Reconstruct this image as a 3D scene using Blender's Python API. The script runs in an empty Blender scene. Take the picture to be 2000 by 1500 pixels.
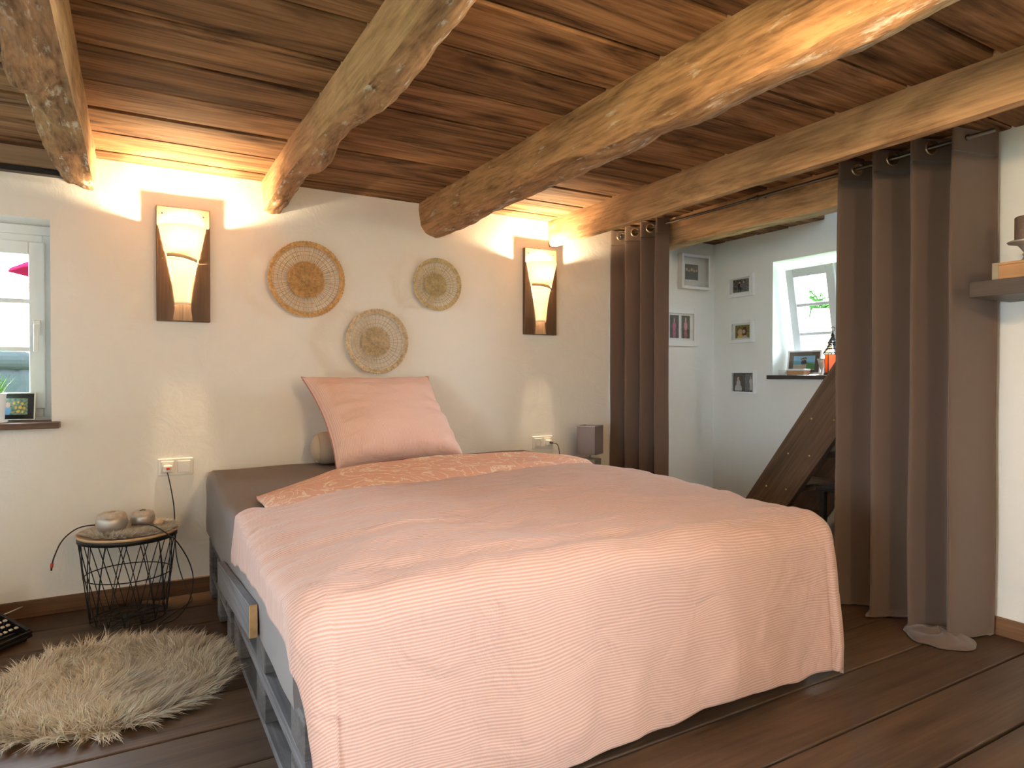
import bpy, math, random
import numpy as np
from mathutils import Vector, Matrix, noise
R = math.radians
random.seed(7)
rng = np.random.default_rng(7)
S = bpy.context.scene
COL = S.collection

# ------------------------------------------------------------------ camera
HC = 1.082
cam_d = bpy.data.cameras.new('camera')
cam = bpy.data.objects.new('camera', cam_d); COL.objects.link(cam)
cam.location = (0, 0, HC)
cam.rotation_euler = (R(90 - 0.667), 0, R(-30.05))
cam_d.sensor_width = 36; cam_d.lens = 1288 / 2000 * 36
cam_d.clip_start = 0.02
S.camera = cam
# ------------------------------------------------------------------ light and exposure
S.view_settings.view_transform = 'Standard'
S.view_settings.look = 'None'
S.view_settings.gamma = 1
S.view_settings.use_curve_mapping = False
S.view_settings.exposure = 0.54
W = bpy.data.worlds.new('sky'); S.world = W; W.use_nodes = True
wn = W.node_tree.nodes; wl = W.node_tree.links
bg = wn['Background']; bg.inputs['Color'].default_value = (0.70, 0.86, 1.0, 1); bg.inputs['Strength'].default_value = 44
SCONCE_W = 38.0
FILL_PENDANT_W = 46.0
LAMP_COL = (1.0, 0.76, 0.46)
WARM = (1.0, 0.70, 0.38)

def portal(name, loc, rot, sx, sy):
    d = bpy.data.lights.new(name, 'AREA'); d.shape = 'RECTANGLE'; d.size = sx; d.size_y = sy
    d.cycles.is_portal = True
    o = bpy.data.objects.new(name, d); COL.objects.link(o); o.location = loc; o.rotation_euler = rot
    return o
# an area light shines along its local -Z; portals face into the room
portal('left_window_sky', (-0.74, 3.93, 1.33), (R(-90), 0, 0), 0.86, 0.95)
portal('alcove_window_sky', (4.3, 2.7, 1.49), (0, R(90), 0), 0.84, 0.86)
portal('right_window_sky', (3.56, -1.1, 1.375), (0, R(90), 0), 1.25, 2.4)
portal('side_window_sky', (-1.86, .25, 1.0), (0, R(-90), 0), 1.0, .7)

# ------------------------------------------------------------------ node helpers
def new_mat(name):
    m = bpy.data.materials.new(name); m.use_nodes = True
    nt = m.node_tree
    return m, nt, nt.nodes, nt.links, nt.nodes['Principled BSDF']

def plain(name, col, rough=0.5, metal=0.0, bump=0, bscale=60, spec=0.5, var=0.0, vscale=8, sheen=0):
    m, nt, n, l, b = new_mat(name)
    b.inputs['Base Color'].default_value = (*col, 1)
    b.inputs['Roughness'].default_value = rough
    b.inputs['Metallic'].default_value = metal
    b.inputs['Specular IOR Level'].default_value = spec
    if sheen: b.inputs['Sheen Weight'].default_value = sheen
    tc = n.new('ShaderNodeTexCoord')
    if var:
        nz = n.new('ShaderNodeTexNoise'); nz.inputs['Scale'].default_value = vscale; nz.inputs['Detail'].default_value = 5
        l.new(tc.outputs['Object'], nz.inputs['Vector'])
        r = n.new('ShaderNodeValToRGB')
        r.color_ramp.elements[0].position = 0.3; r.color_ramp.elements[1].position = 0.7
        r.color_ramp.elements[0].color = (*[c * (1 - var) for c in col], 1)
        r.color_ramp.elements[1].color = (*[min(1, c * (1 + var)) for c in col], 1)
        l.new(nz.outputs['Fac'], r.inputs['Fac']); l.new(r.outputs['Color'], b.inputs['Base Color'])
    if bump:
        nz = n.new('ShaderNodeTexNoise'); nz.inputs['Scale'].default_value = bscale; nz.inputs['Detail'].default_value = 4
        l.new(tc.outputs['Object'], nz.inputs['Vector'])
        bp = n.new('ShaderNodeBump'); bp.inputs['Strength'].default_value = bump; bp.inputs['Distance'].default_value = 0.01
        l.new(nz.outputs['Fac'], bp.inputs['Height']); l.new(bp.outputs['Normal'], b.inputs['Normal'])
    return m

def wood(name, dark, light, axis='X', rough=0.6, grain=1.0, knots=0.6, bump=0.3, stretch=1.0, vary=0.35, cross=7, extra=None, spec=0.4, dist=1.2):
    """long-grain timber; axis is the direction of the grain in object space"""
    m, nt, n, l, b = new_mat(name)
    b.inputs['Roughness'].default_value = rough
    b.inputs['Specular IOR Level'].default_value = spec
    tc = n.new('ShaderNodeTexCoord'); oi = n.new('ShaderNodeObjectInfo')
    mul = n.new('ShaderNodeMath'); mul.operation = 'MULTIPLY'; mul.inputs[1].default_value = 37.0
    l.new(oi.outputs['Random'], mul.inputs[0])
    add = n.new('ShaderNodeVectorMath'); add.operation = 'ADD'
    l.new(tc.outputs['Object'], add.inputs[0]); l.new(mul.outputs[0], add.inputs[1])
    def mapped(along, cr):
        mp = n.new('ShaderNodeMapping'); s = [cr, cr, cr]; s['XYZ'.index(axis)] = along
        mp.inputs['Scale'].default_value = s
        l.new(add.outputs[0], mp.inputs['Vector']); return mp
    big = n.new('ShaderNodeTexNoise'); big.inputs['Scale'].default_value = 1; big.inputs['Detail'].default_value = 6
    big.inputs['Roughness'].default_value = 0.6; big.inputs['Distortion'].default_value = dist
    l.new(mapped(0.9 * stretch, cross).outputs[0], big.inputs['Vector'])
    fine = n.new('ShaderNodeTexNoise'); fine.inputs['Scale'].default_value = 1; fine.inputs['Detail'].default_value = 5
    fine.inputs['Distortion'].default_value = 0.4
    l.new(mapped(2.5 * stretch, 90).outputs[0], fine.inputs['Vector'])
    mixf = n.new('ShaderNodeMath'); mixf.operation = 'MULTIPLY_ADD'
    mixf.inputs[1].default_value = 0.42 * grain; l.new(fine.outputs['Fac'], mixf.inputs[0]); 
    sc = n.new('ShaderNodeMath'); sc.operation = 'MULTIPLY'; sc.inputs[1].default_value = 0.8
    l.new(big.outputs['Fac'], sc.inputs[0]); l.new(sc.outputs[0], mixf.inputs[2])
    r = n.new('ShaderNodeValToRGB')
    r.color_ramp.elements[0].position = 0.40; r.color_ramp.elements[1].position = 0.80
    r.color_ramp.elements[0].color = (*dark, 1); r.color_ramp.elements[1].color = (*light, 1)
    l.new(mixf.outputs[0], r.inputs['Fac'])
    col = r.outputs['Color']
    if knots:
        vo = n.new('ShaderNodeTexVoronoi'); vo.inputs['Scale'].default_value = 1
        l.new(mapped(1.7, 5.5).outputs[0], vo.inputs['Vector'])
        kr = n.new('ShaderNodeValToRGB')
        kr.color_ramp.elements[0].position = 0.03; kr.color_ramp.elements[0].color = (0.25, 0.2, 0.17, 1)
        kr.color_ramp.elements[1].position = 0.22; kr.color_ramp.elements[1].color = (1, 1, 1, 1)
        l.new(vo.outputs['Distance'], kr.inputs['Fac'])
        mk = n.new('ShaderNodeMix'); mk.data_type = 'RGBA'; mk.blend_type = 'MULTIPLY'; mk.inputs['Factor'].default_value = knots
        l.new(col, mk.inputs['A']); l.new(kr.outputs['Color'], mk.inputs['B']); col = mk.outputs['Result']
    mr = n.new('ShaderNodeMapRange'); mr.inputs['To Min'].default_value = 1 - vary; mr.inputs['To Max'].default_value = 1 + vary
    l.new(oi.outputs['Random'], mr.inputs['Value'])
    mv = n.new('ShaderNodeMix'); mv.data_type = 'RGBA'; mv.blend_type = 'MULTIPLY'; mv.inputs['Factor'].default_value = 1
    l.new(col, mv.inputs['A']); l.new(mr.outputs[0], mv.inputs['B']); col = mv.outputs['Result']
    if extra:                                       # pale flecks / bark patches stretched along the grain
        ecol, along, cr, lo, hi = extra
        ex = n.new('ShaderNodeTexNoise'); ex.inputs['Scale'].default_value = 1; ex.inputs['Detail'].default_value = 6
        ex.inputs['Roughness'].default_value = 0.65
        l.new(mapped(along, cr).outputs[0], ex.inputs['Vector'])
        er = n.new('ShaderNodeMapRange'); er.inputs['From Min'].default_value = lo; er.inputs['From Max'].default_value = hi
        l.new(ex.outputs['Fac'], er.inputs['Value'])
        me = n.new('ShaderNodeMix'); me.data_type = 'RGBA'
        l.new(er.outputs[0], me.inputs['Factor']); l.new(col, me.inputs['A']); me.inputs['B'].default_value = (*ecol, 1)
        col = me.outputs['Result']
    l.new(col, b.inputs['Base Color'])
    if bump:
        bp = n.new('ShaderNodeBump'); bp.inputs['Strength'].default_value = bump; bp.inputs['Distance'].default_value = 0.004
        l.new(mixf.outputs[0], bp.inputs['Height']); l.new(bp.outputs['Normal'], b.inputs['Normal'])
    return m

def plaster(name, col, bump=0.35):
    m, nt, n, l, b = new_mat(name)
    b.inputs['Roughness'].default_value = 0.85
    b.inputs['Specular IOR Level'].default_value = 0.2
    tc = n.new('ShaderNodeTexCoord')
    n1 = n.new('ShaderNodeTexNoise'); n1.inputs['Scale'].default_value = 5; n1.inputs['Detail'].default_value = 9
    n1.inputs['Roughness'].default_value = 0.6; n1.inputs['Distortion'].default_value = 2.5
    n2 = n.new('ShaderNodeTexNoise'); n2.inputs['Scale'].default_value = 60; n2.inputs['Detail'].default_value = 4
    n3 = n.new('ShaderNodeTexWave'); n3.inputs['Scale'].default_value = 3; n3.inputs['Distortion'].default_value = 14
    n3.inputs['Detail'].default_value = 4; n3.inputs['Detail Scale'].default_value = 1.6
    for q in (n1, n2, n3): l.new(tc.outputs['Object'], q.inputs['Vector'])
    a = n.new('ShaderNodeMath'); a.operation = 'MULTIPLY_ADD'; a.inputs[1].default_value = 0.10
    l.new(n2.outputs['Fac'], a.inputs[0]); l.new(n1.outputs['Fac'], a.inputs[2])
    a2 = n.new('ShaderNodeMath'); a2.operation = 'MULTIPLY_ADD'; a2.inputs[1].default_value = 0.05
    l.new(n3.outputs['Fac'], a2.inputs[0]); l.new(a.outputs[0], a2.inputs[2])
    bp = n.new('ShaderNodeBump'); bp.inputs['Strength'].default_value = bump; bp.inputs['Distance'].default_value = 0.02
    l.new(a2.outputs[0], bp.inputs['Height']); l.new(bp.outputs['Normal'], b.inputs['Normal'])
    r = n.new('ShaderNodeValToRGB')
    r.color_ramp.elements[0].color = (*[c * 0.95 for c in col], 1); r.color_ramp.elements[1].color = (*col, 1)
    l.new(n1.outputs['Fac'], r.inputs['Fac']); l.new(r.outputs['Color'], b.inputs['Base Color'])
    return m

def stripe_fabric(name, ca, cb, period, axis=1, rough=0.85, duty=0.5, bump=0.6):
    """woven stripes counted on the cloth's own UV (metres)"""
    m, nt, n, l, b = new_mat(name)
    b.inputs['Roughness'].default_value = rough; b.inputs['Specular IOR Level'].default_value = 0.15
    b.inputs['Sheen Weight'].default_value = 0.15
    uv = n.new('ShaderNodeUVMap'); sp = n.new('ShaderNodeSeparateXYZ'); l.new(uv.outputs[0], sp.inputs[0])
    d = n.new('ShaderNodeMath'); d.operation = 'MULTIPLY'; d.inputs[1].default_value = 2 * math.pi / period
    l.new(sp.outputs[axis], d.inputs[0])
    s = n.new('ShaderNodeMath'); s.operation = 'SINE'; l.new(d.outputs[0], s.inputs[0])
    mr = n.new('ShaderNodeMapRange'); mr.inputs['From Min'].default_value = -0.6; mr.inputs['From Max'].default_value = 0.6
    l.new(s.outputs[0], mr.inputs['Value'])
    mx = n.new('ShaderNodeMix'); mx.data_type = 'RGBA'; l.new(mr.outputs[0], mx.inputs['Factor'])
    mx.inputs['A'].default_value = (*ca, 1); mx.inputs['B'].default_value = (*cb, 1)
    l.new(mx.outputs['Result'], b.inputs['Base Color'])
    tc = n.new('ShaderNodeTexCoord')
    nz = n.new('ShaderNodeTexNoise'); nz.inputs['Scale'].default_value = 9; nz.inputs['Detail'].default_value = 6; nz.inputs['Distortion'].default_value = 1
    mp = n.new('ShaderNodeMapping'); mp.inputs['Scale'].default_value = (1, 2.2, 1)
    l.new(tc.outputs['Object'], mp.inputs['Vector']); l.new(mp.outputs[0], nz.inputs['Vector'])
    bp = n.new('ShaderNodeBump'); bp.inputs['Strength'].default_value = bump; bp.inputs['Distance'].default_value = 0.02
    l.new(nz.outputs['Fac'], bp.inputs['Height']); l.new(bp.outputs['Normal'], b.inputs['Normal'])
    return m

def attr_mat(name, rough=0.35):
    m, nt, n, l, b = new_mat(name)
    a = n.new('ShaderNodeVertexColor'); a.layer_name = 'Col'
    l.new(a.outputs['Color'], b.inputs['Base Color']); b.inputs['Roughness'].default_value = rough
    return m

def glass_thin(name, tint=(1, 1, 1)):
    m = bpy.data.materials.new(name); m.use_nodes = True; nt = m.node_tree; n = nt.nodes; l = nt.links
    n.remove(n['Principled BSDF']); out = n['Material Output']
    t = n.new('ShaderNodeBsdfTransparent'); t.inputs[0].default_value = (*tint, 1)
    g = n.new('ShaderNodeBsdfGlossy'); g.inputs['Roughness'].default_value = 0.02
    lw = n.new('ShaderNodeFresnel'); lw.inputs['IOR'].default_value = 1.35
    mx = n.new('ShaderNodeMixShader'); l.new(lw.outputs[0], mx.inputs[0]); l.new(t.outputs[0], mx.inputs[1]); l.new(g.outputs[0], mx.inputs[2])
    l.new(mx.outputs[0], out.inputs['Surface'])
    return m

def frosted(name, col=(1, 0.93, 0.8)):
    m = bpy.data.materials.new(name); m.use_nodes = True; nt = m.node_tree; n = nt.nodes; l = nt.links
    n.remove(n['Principled BSDF']); out = n['Material Output']
    t = n.new('ShaderNodeBsdfTranslucent'); t.inputs[0].default_value = (*col, 1)
    d = n.new('ShaderNodeBsdfDiffuse'); d.inputs[0].default_value = (*col, 1)
    g = n.new('ShaderNodeBsdfGlossy'); g.inputs['Roughness'].default_value = 0.15
    mx = n.new('ShaderNodeMixShader'); mx.inputs[0].default_value = 0.45
    l.new(t.outputs[0], mx.inputs[1]); l.new(d.outputs[0], mx.inputs[2])
    mx2 = n.new('ShaderNodeMixShader'); mx2.inputs[0].default_value = 0.05
    l.new(mx.outputs[0], mx2.inputs[1]); l.new(g.outputs[0], mx2.inputs[2]); l.new(mx2.outputs[0], out.inputs['Surface'])
    return m

def floral(name):
    m, nt, n, l, b = new_mat(name)
    b.inputs['Roughness'].default_value = 0.85; b.inputs['Specular IOR Level'].default_value = 0.15
    tc = n.new('ShaderNodeTexCoord')
    nz = n.new('ShaderNodeTexNoise'); nz.inputs['Scale'].default_value = 5; nz.inputs['Detail'].default_value = 3; nz.inputs['Distortion'].default_value = 3.0
    l.new(tc.outputs['Object'], nz.inputs['Vector'])
    w = n.new('ShaderNodeTexNoise'); w.inputs['Scale'].default_value = 22; w.inputs['Detail'].default_value = 3; w.inputs['Distortion'].default_value = 4
    l.new(tc.outputs['Object'], w.inputs['Vector'])
    def band(src, c, wd):
        s = n.new('ShaderNodeMath'); s.operation = 'SUBTRACT'; s.inputs[1].default_value = c; l.new(src, s.inputs[0])
        a = n.new('ShaderNodeMath'); a.operation = 'ABSOLUTE'; l.new(s.outputs[0], a.inputs[0])
        r = n.new('ShaderNodeMapRange'); r.inputs['From Min'].default_value = wd * 1.5; r.inputs['From Max'].default_value = wd * 0.5
        l.new(a.outputs[0], r.inputs['Value']); return r.outputs[0]
    b1 = band(nz.outputs['Fac'], 0.5, 0.022); b2 = band(w.outputs['Fac'], 0.47, 0.012)
    mxx = n.new('ShaderNodeMath'); mxx.operation = 'MAXIMUM'; l.new(b1, mxx.inputs[0])
    h = n.new('ShaderNodeMath'); h.operation = 'MULTIPLY'; h.inputs[1].default_value = 0.5; l.new(b2, h.inputs[0]); l.new(h.outputs[0], mxx.inputs[1])
    mx = n.new('ShaderNodeMix'); mx.data_type = 'RGBA'; l.new(mxx.outputs[0], mx.inputs['Factor'])
    mx.inputs['A'].default_value = (0.76, 0.42, 0.30, 1); mx.inputs['B'].default_value = (0.90, 0.72, 0.56, 1)
    l.new(mx.outputs['Result'], b.inputs['Base Color'])
    return m

M = {}
M['plaster'] = plaster('cream_plaster', (0.87, 0.825, 0.75), .2)
M['plaster_alcove'] = plaster('white_plaster', (0.86, 0.85, 0.81), 0.15)
M['ceil'] = wood('ceiling_pine_stained', (0.045, 0.019, 0.009), (0.47, 0.25, 0.115), 'X', rough=0.8, knots=0.95, vary=0.28, cross=6, spec=.15, grain=.8, dist=2.2)
M['floor'] = wood('dark_floorboards', (0.036, 0.018, 0.010), (0.125, 0.070, 0.038), 'X', rough=0.5, knots=0.2, vary=0.2, bump=0.25, spec=0.35)
M['skirt'] = wood('stained_skirting', (0.06, 0.026, 0.012), (0.20, 0.095, 0.04), 'X', rough=0.5, knots=0.2, vary=0.05)
M['skirt_y'] = wood('stained_skirting_side', (0.10, 0.045, 0.02), (0.30, 0.15, 0.07), 'Y', rough=0.5, knots=0.2, vary=0.05)
M['sawn'] = wood('sawn_beam', (0.20, 0.105, 0.05), (0.62, 0.36, 0.18), 'Y', rough=0.85, knots=0.35, vary=0.06, bump=0.9, stretch=2.0, grain=1.2, spec=.15,
                 extra=((0.16, 0.085, 0.04), 2.0, 9, 0.56, 0.72))
M['bark'] = wood('weathered_beam', (0.075, 0.038, 0.020), (0.46, 0.26, 0.13), 'Y', rough=0.85, knots=0.3, vary=0.06, bump=1.0, stretch=4, cross=12, grain=1.3, spec=.15,
                 extra=((0.60, 0.53, 0.44), 7, 30, 0.56, 0.66))
M['log'] = wood('log_beam', (0.075, 0.038, 0.018), (0.48, 0.26, 0.115), 'Y', rough=0.8, knots=0.5, vary=0.03, bump=1.0, stretch=3, cross=10, grain=1.3, spec=.15,
                extra=((0.58, 0.46, 0.33), 6, 26, 0.60, 0.69))
M['pallet'] = wood('painted_pallet_wood', (0.06, 0.052, 0.052), (0.21, 0.19, 0.19), 'Y', rough=0.75, knots=0.3, vary=0.25, bump=0.6)
M['pallet_x'] = wood('painted_pallet_wood_cross', (0.06, 0.05, 0.045), (0.19, 0.165, 0.155), 'X', rough=0.75, knots=0.3, vary=0.25, bump=0.6)
M['endgrain'] = plain('raw_end_grain', (0.42, 0.24, 0.10), 0.8, var=0.25, vscale=30)
M['board'] = wood('sconce_board_wood', (0.045, 0.024, 0.014), (0.17, 0.095, 0.05), 'Z', rough=0.6, knots=0.0, vary=0.05, bump=0.4)
M['stair'] = wood('stair_wood', (0.055, 0.033, 0.02), (0.20, 0.12, 0.07), 'Y', rough=0.55, knots=0.5, vary=0.05)
M['upvc'] = plain('white_window_frame', (0.84, 0.88, 0.90), 0.35)
M['white'] = plain('white_paint', (0.82, 0.82, 0.80), 0.4)
M['socket'] = plain('white_socket_plastic', (0.80, 0.76, 0.70), 0.3)
M['socket_d'] = plain('socket_recess', (0.55, 0.50, 0.44), 0.4)
M['black'] = plain('black_metal', (0.018, 0.017, 0.017), 0.45, 0.3)
M['cable'] = plain('black_cable', (0.015, 0.014, 0.014), 0.5)
M['red'] = plain('red_plug_tip', (0.6, 0.03, 0.015), 0.4)
M['silver'] = plain('brushed_silver', (0.62, 0.59, 0.55), 0.45, 0.8, bump=0.05, bscale=200)
M['silver_lid'] = plain('silver_lid_dusty', (0.62, 0.55, 0.47), 0.6, 0.3, var=0.15, vscale=60)
M['steel'] = plain('dark_steel', (0.16, 0.14, 0.12), 0.4, 1.0)
M['brass'] = plain('antique_brass', (0.60, 0.50, 0.34), 0.3, 1.0)
M['gold'] = plain('brass_screw', (0.75, 0.55, 0.2), 0.3, 1.0)
M['curtain'] = plain('taupe_curtain', (0.122, 0.078, 0.056), 0.75, spec=0.25, bump=0.15, bscale=14, sheen=0.3)
M['sheet'] = plain('taupe_sheet', (0.25, 0.215, 0.205), 0.9, spec=0.15, bump=0.3, bscale=12)
M['duvet'] = stripe_fabric('striped_duvet_cotton', (0.47, 0.265, 0.20), (0.56, 0.38, 0.315), 0.0078, 1)
M['pillow'] = stripe_fabric('striped_pillow_cotton', (0.76, 0.48, 0.39), (0.82, 0.58, 0.49), 0.0085, 0)
M['floral'] = floral('floral_cotton')
M['seam'] = plain('dark_pink_seam', (0.42, 0.20, 0.18), 0.9)
M['bolster'] = plain('beige_bolster', (0.50, 0.40, 0.30), 0.9, bump=0.2, bscale=15)
M['fur'] = attr_mat('sheepskin_fur', 0.8)
M['hide'] = plain('rug_hide', (0.38, 0.28, 0.18), 0.95)
M['straw1'] = plain('golden_seagrass', (0.60, 0.36, 0.14), 0.75, var=0.35, vscale=70)
M['straw2'] = plain('green_straw', (0.56, 0.44, 0.23), 0.75, var=0.35, vscale=70)
M['straw3'] = plain('pale_straw', (0.62, 0.48, 0.30), 0.75, var=0.35, vscale=70)
M['tray'] = plain('table_tray_wood', (0.62, 0.42, 0.24), 0.5, var=0.1)
M['lampshade'] = plain('grey_lilac_lampshade', (0.27, 0.22, 0.22), 0.85, bump=0.1, bscale=120)
M['lampbase'] = plain('grey_ceramic', (0.30, 0.28, 0.26), 0.4)
M['cup'] = frosted('opal_glass')
M['glass'] = glass_thin('window_glass')
M['shelf'] = wood('dark_shelf_veneer', (0.055, 0.040, 0.032), (0.115, 0.085, 0.065), 'Y', rough=0.45, knots=0, vary=0.02, bump=0.1)
M['boxwood'] = wood('orange_pine_box', (0.38, 0.19, 0.08), (0.55, 0.30, 0.14), 'Y', rough=0.6, knots=0.2, vary=0.05)
M['wax'] = plain('brown_wax', (0.17, 0.11, 0.08), 0.55, bump=0.3, bscale=60)
M['print'] = attr_mat('photo_print', 0.3)
M['pot'] = plain('white_ceramic', (0.80, 0.80, 0.78), 0.3)
M['leaf'] = plain('grass_green', (0.22, 0.40, 0.10), 0.6, var=0.4, vscale=40)
M['palm'] = plain('palm_green', (0.020, 0.05, 0.012), 0.9, spec=0, var=0.3, vscale=3)
M['lawn'] = plain('lawn_green', (0.14, 0.22, 0.07), 0.9, var=0.4, vscale=3)
M['parasol'] = plain('red_parasol_cloth', (0.06, 0.003, 0.010), 0.9, spec=0)
M['grey'] = plain('grey_cover', (0.010, 0.012, 0.012), 0.9, spec=0, bump=0.3, bscale=9)
M['amber'] = None
m, nt, n, l, b = new_mat('amber_glass'); b.inputs['Base Color'].default_value = (0.95, 0.38, 0.03, 1); b.inputs['Roughness'].default_value = 0.25
t = n.new('ShaderNodeBsdfTranslucent'); t.inputs[0].default_value = (1, 0.42, 0.03, 1)
mx = n.new('ShaderNodeMixShader'); mx.inputs[0].default_value = 0.7
l.new(b.outputs[0], mx.inputs[1]); l.new(t.outputs[0], mx.inputs[2]); l.new(mx.outputs[0], n['Material Output'].inputs['Surface'])
M['amber'] = m
m, nt, n, l, b = new_mat('bulb_glow'); b.inputs['Emission Color'].default_value = (*WARM, 1); b.inputs['Emission Strength'].default_value = 30
M['bulb'] = m

# ------------------------------------------------------------------ mesh helpers
class MB:
    def __init__(s): s.v = []; s.f = []; s.mi = []; s.uv = None; s.cols = None; s.smooth = []
    def add(s, vs, fs, mi=0, smooth=False, T=None):
        o = len(s.v)
        s.v += [tuple(T @ Vector(v)) for v in vs] if T is not None else [tuple(v) for v in vs]
        s.f += [tuple(i + o for i in f) for f in fs]; s.mi += [mi] * len(fs); s.smooth += [smooth] * len(fs)
        return s
    def box(s, lo, hi, mi=0, T=None):
        x0, y0, z0 = lo; x1, y1, z1 = hi
        return s.add([(x0, y0, z0), (x1, y0, z0), (x1, y1, z0), (x0, y1, z0), (x0, y0, z1), (x1, y0, z1), (x1, y1, z1), (x0, y1, z1)],
              [(0, 3, 2, 1), (4, 5, 6, 7), (0, 1, 5, 4), (1, 2, 6, 5), (2, 3, 7, 6), (3, 0, 4, 7)], mi, False, T)
    def lathe(s, prof, c=(0, 0, 0), n=32, mi=0, a0=0, a1=2 * math.pi, T=None, cap=True):
        full = abs(a1 - a0 - 2 * math.pi) < 1e-6; k = n if full else n + 1
        vs = []; fs = []
        for r, z in prof:
            for i in range(k):
                a = a0 + (a1 - a0) * i / n; vs.append((c[0] + r * math.cos(a), c[1] + r * math.sin(a), c[2] + z))
        for j in range(len(prof) - 1):
            for i in range(n):
                i2 = (i + 1) % k; fs.append((j * k + i, j * k + i2, (j + 1) * k + i2, (j + 1) * k + i))
        if cap and full:
            fs.append(tuple(range(k))[::-1]); fs.append(tuple((len(prof) - 1) * k + i for i in range(k)))
        return s.add(vs, fs, mi, True, T)
    def tube(s, pts, r, n=8, mi=0, closed=False, T=None):
        pts = [Vector(p) for p in pts]; N = len(pts); vs = []; fs = []
        rr = r if hasattr(r, '__len__') else [r] * N
        up = None
        for i, p in enumerate(pts):
            if closed: d = pts[(i + 1) % N] - pts[i - 1]
            else: d = pts[min(i + 1, N - 1)] - pts[max(i - 1, 0)]
            d = d.normalized() if d.length > 1e-9 else Vector((0, 0, 1))
            if up is None: up = d.orthogonal().normalized()
            up = (up - d * up.dot(d))
            up = up.normalized() if up.length > 1e-6 else d.orthogonal().normalized()
            w = d.cross(up)
            for k in range(n):
                a = 2 * math.pi * k / n; vs.append(p + (up * math.cos(a) + w * math.sin(a)) * rr[i])
        for i in range(N if closed else N - 1):
            j = (i + 1) % N
            for k in range(n): fs.append((i * n + k, i * n + (k + 1) % n, j * n + (k + 1) % n, j * n + k))
        if not closed: fs.append(tuple(range(n))[::-1]); fs.append(tuple((N - 1) * n + k for k in range(n)))
        return s.add(vs, fs, mi, True, T)
    def ring(s, c, R_, r, n=32, m=8, axis='Z', mi=0, T=None):
        pts = []
        for i in range(n):
            a = 2 * math.pi * i / n; p, q = R_ * math.cos(a), R_ * math.sin(a)
            pts.append({'Z': (c[0] + p, c[1] + q, c[2]), 'Y': (c[0] + p, c[1], c[2] + q), 'X': (c[0], c[1] + p, c[2] + q)}[axis])
        return s.tube(pts, r, m, mi, True, T)
    def grid(s, fn, nu, nv, mi=0, uvfn=None, skip=None, T=None):
        vs = [fn(i / nu, j / nv) for j in range(nv + 1) for i in range(nu + 1)]
        fs = []; uvs = []
        for j in range(nv):
            for i in range(nu):
                if skip and skip((i + .5) / nu, (j + .5) / nv): continue
                a = j * (nu + 1) + i; fs.append((a, a + 1, a + nu + 2, a + nu + 1))
                if uvfn:
                    for (p, q) in ((i, j), (i + 1, j), (i + 1, j + 1), (i, j + 1)): uvs.append(uvfn(p / nu, q / nv))
        s.add(vs, fs, mi, True, T)
        if uvfn: s.uv = (s.uv or []) + uvs
        return s
    def mesh(s, name, mats):
        me = bpy.data.meshes.new(name); me.from_pydata(s.v, [], s.f)
        for m in (mats if isinstance(mats, (list, tuple)) else [mats]): me.materials.append(m)
        me.polygons.foreach_set('material_index', s.mi); me.polygons.foreach_set('use_smooth', s.smooth)
        if s.uv and len(s.uv) == len(me.loops):
            u = me.uv_layers.new(name='UVMap'); u.data.foreach_set('uv', np.array(s.uv, dtype=np.float32).ravel())
        me.update(); return me
    def build(s, name, mats, parent=None, bevel=0, solid=0, loc=None, seg=2, subsurf=0):
        o = bpy.data.objects.new(name, s.mesh(name, mats)); COL.objects.link(o)
        if parent: o.parent = parent
        if loc: o.location = loc
        if solid:
            md = o.modifiers.new('solid', 'SOLIDIFY'); md.thickness = solid; md.offset = 0
        if subsurf:
            md = o.modifiers.new('sub', 'SUBSURF'); md.levels = subsurf; md.render_levels = subsurf
        if bevel:
            md = o.modifiers.new('bevel', 'BEVEL'); md.width = bevel; md.segments = seg; md.limit_method = 'ANGLE'; md.angle_limit = R(40)
            md.harden_normals = False
        return o

def tag(o, label=None, cat=None, group=None, kind=None):
    if label: o['label'] = label
    if cat: o['category'] = cat
    if group: o['group'] = group
    if kind: o['kind'] = kind
    return o
def struct(o): o['kind'] = 'structure'; return o
def thing(name, label, cat, loc=(0, 0, 0), rz=0, group=None):
    o = bpy.data.objects.new(name, None); COL.objects.link(o); o.location = loc; o.rotation_euler = (0, 0, rz)
    o.empty_display_size = 0.05
    return tag(o, label, cat, group)
def part(name, mesh, parent, loc=(0, 0, 0), rot=(0, 0, 0), kind=None, label=None):
    o = bpy.data.objects.new(name, mesh); COL.objects.link(o); o.parent = parent; o.location = loc; o.rotation_euler = rot
    if kind: o['kind'] = kind
    if label: o['label'] = label
    return o
def nz(x, y=0, z=0): return noise.noise(Vector((x, y, z)))
def sstep(a, b, x):
    t = min(1, max(0, (x - a) / (b - a))); return t * t * (3 - 2 * t)
def lerp_table(tab, x):
    for (a, va), (b_, vb) in zip(tab, tab[1:]):
        if x <= b_: 
            t = min(1, max(0, (x - a) / (b_ - a))); return va + (vb - va) * t
    return tab[-1][1]

# ------------------------------------------------------------------ room shell
D = 3.65; H = 2.10; XR = 3.15; XA = 3.92; XL = -1.6; YB = -3.6
# back wall with the left window opening
w = MB()
ox0, ox1, oz0, oz1 = -1.17, -0.3125, 0.85, 1.793
w.box((XL - .3, D, -.1), (ox0, D + .3, H + .1)).box((ox1, D, -.1), (XR + .0, D + .3, H + .1))
w.box((ox0, D, -.1), (ox1, D + .3, oz0)).box((ox0, D, oz1), (ox1, D + .3, H + .1))
struct(w.build('wall_back', M['plaster']))
struct(MB().box((XR, D, -.1), (XA + .3, D + .3, 3.3)).build('wall_alcove_back', M['plaster_alcove']))
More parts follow.
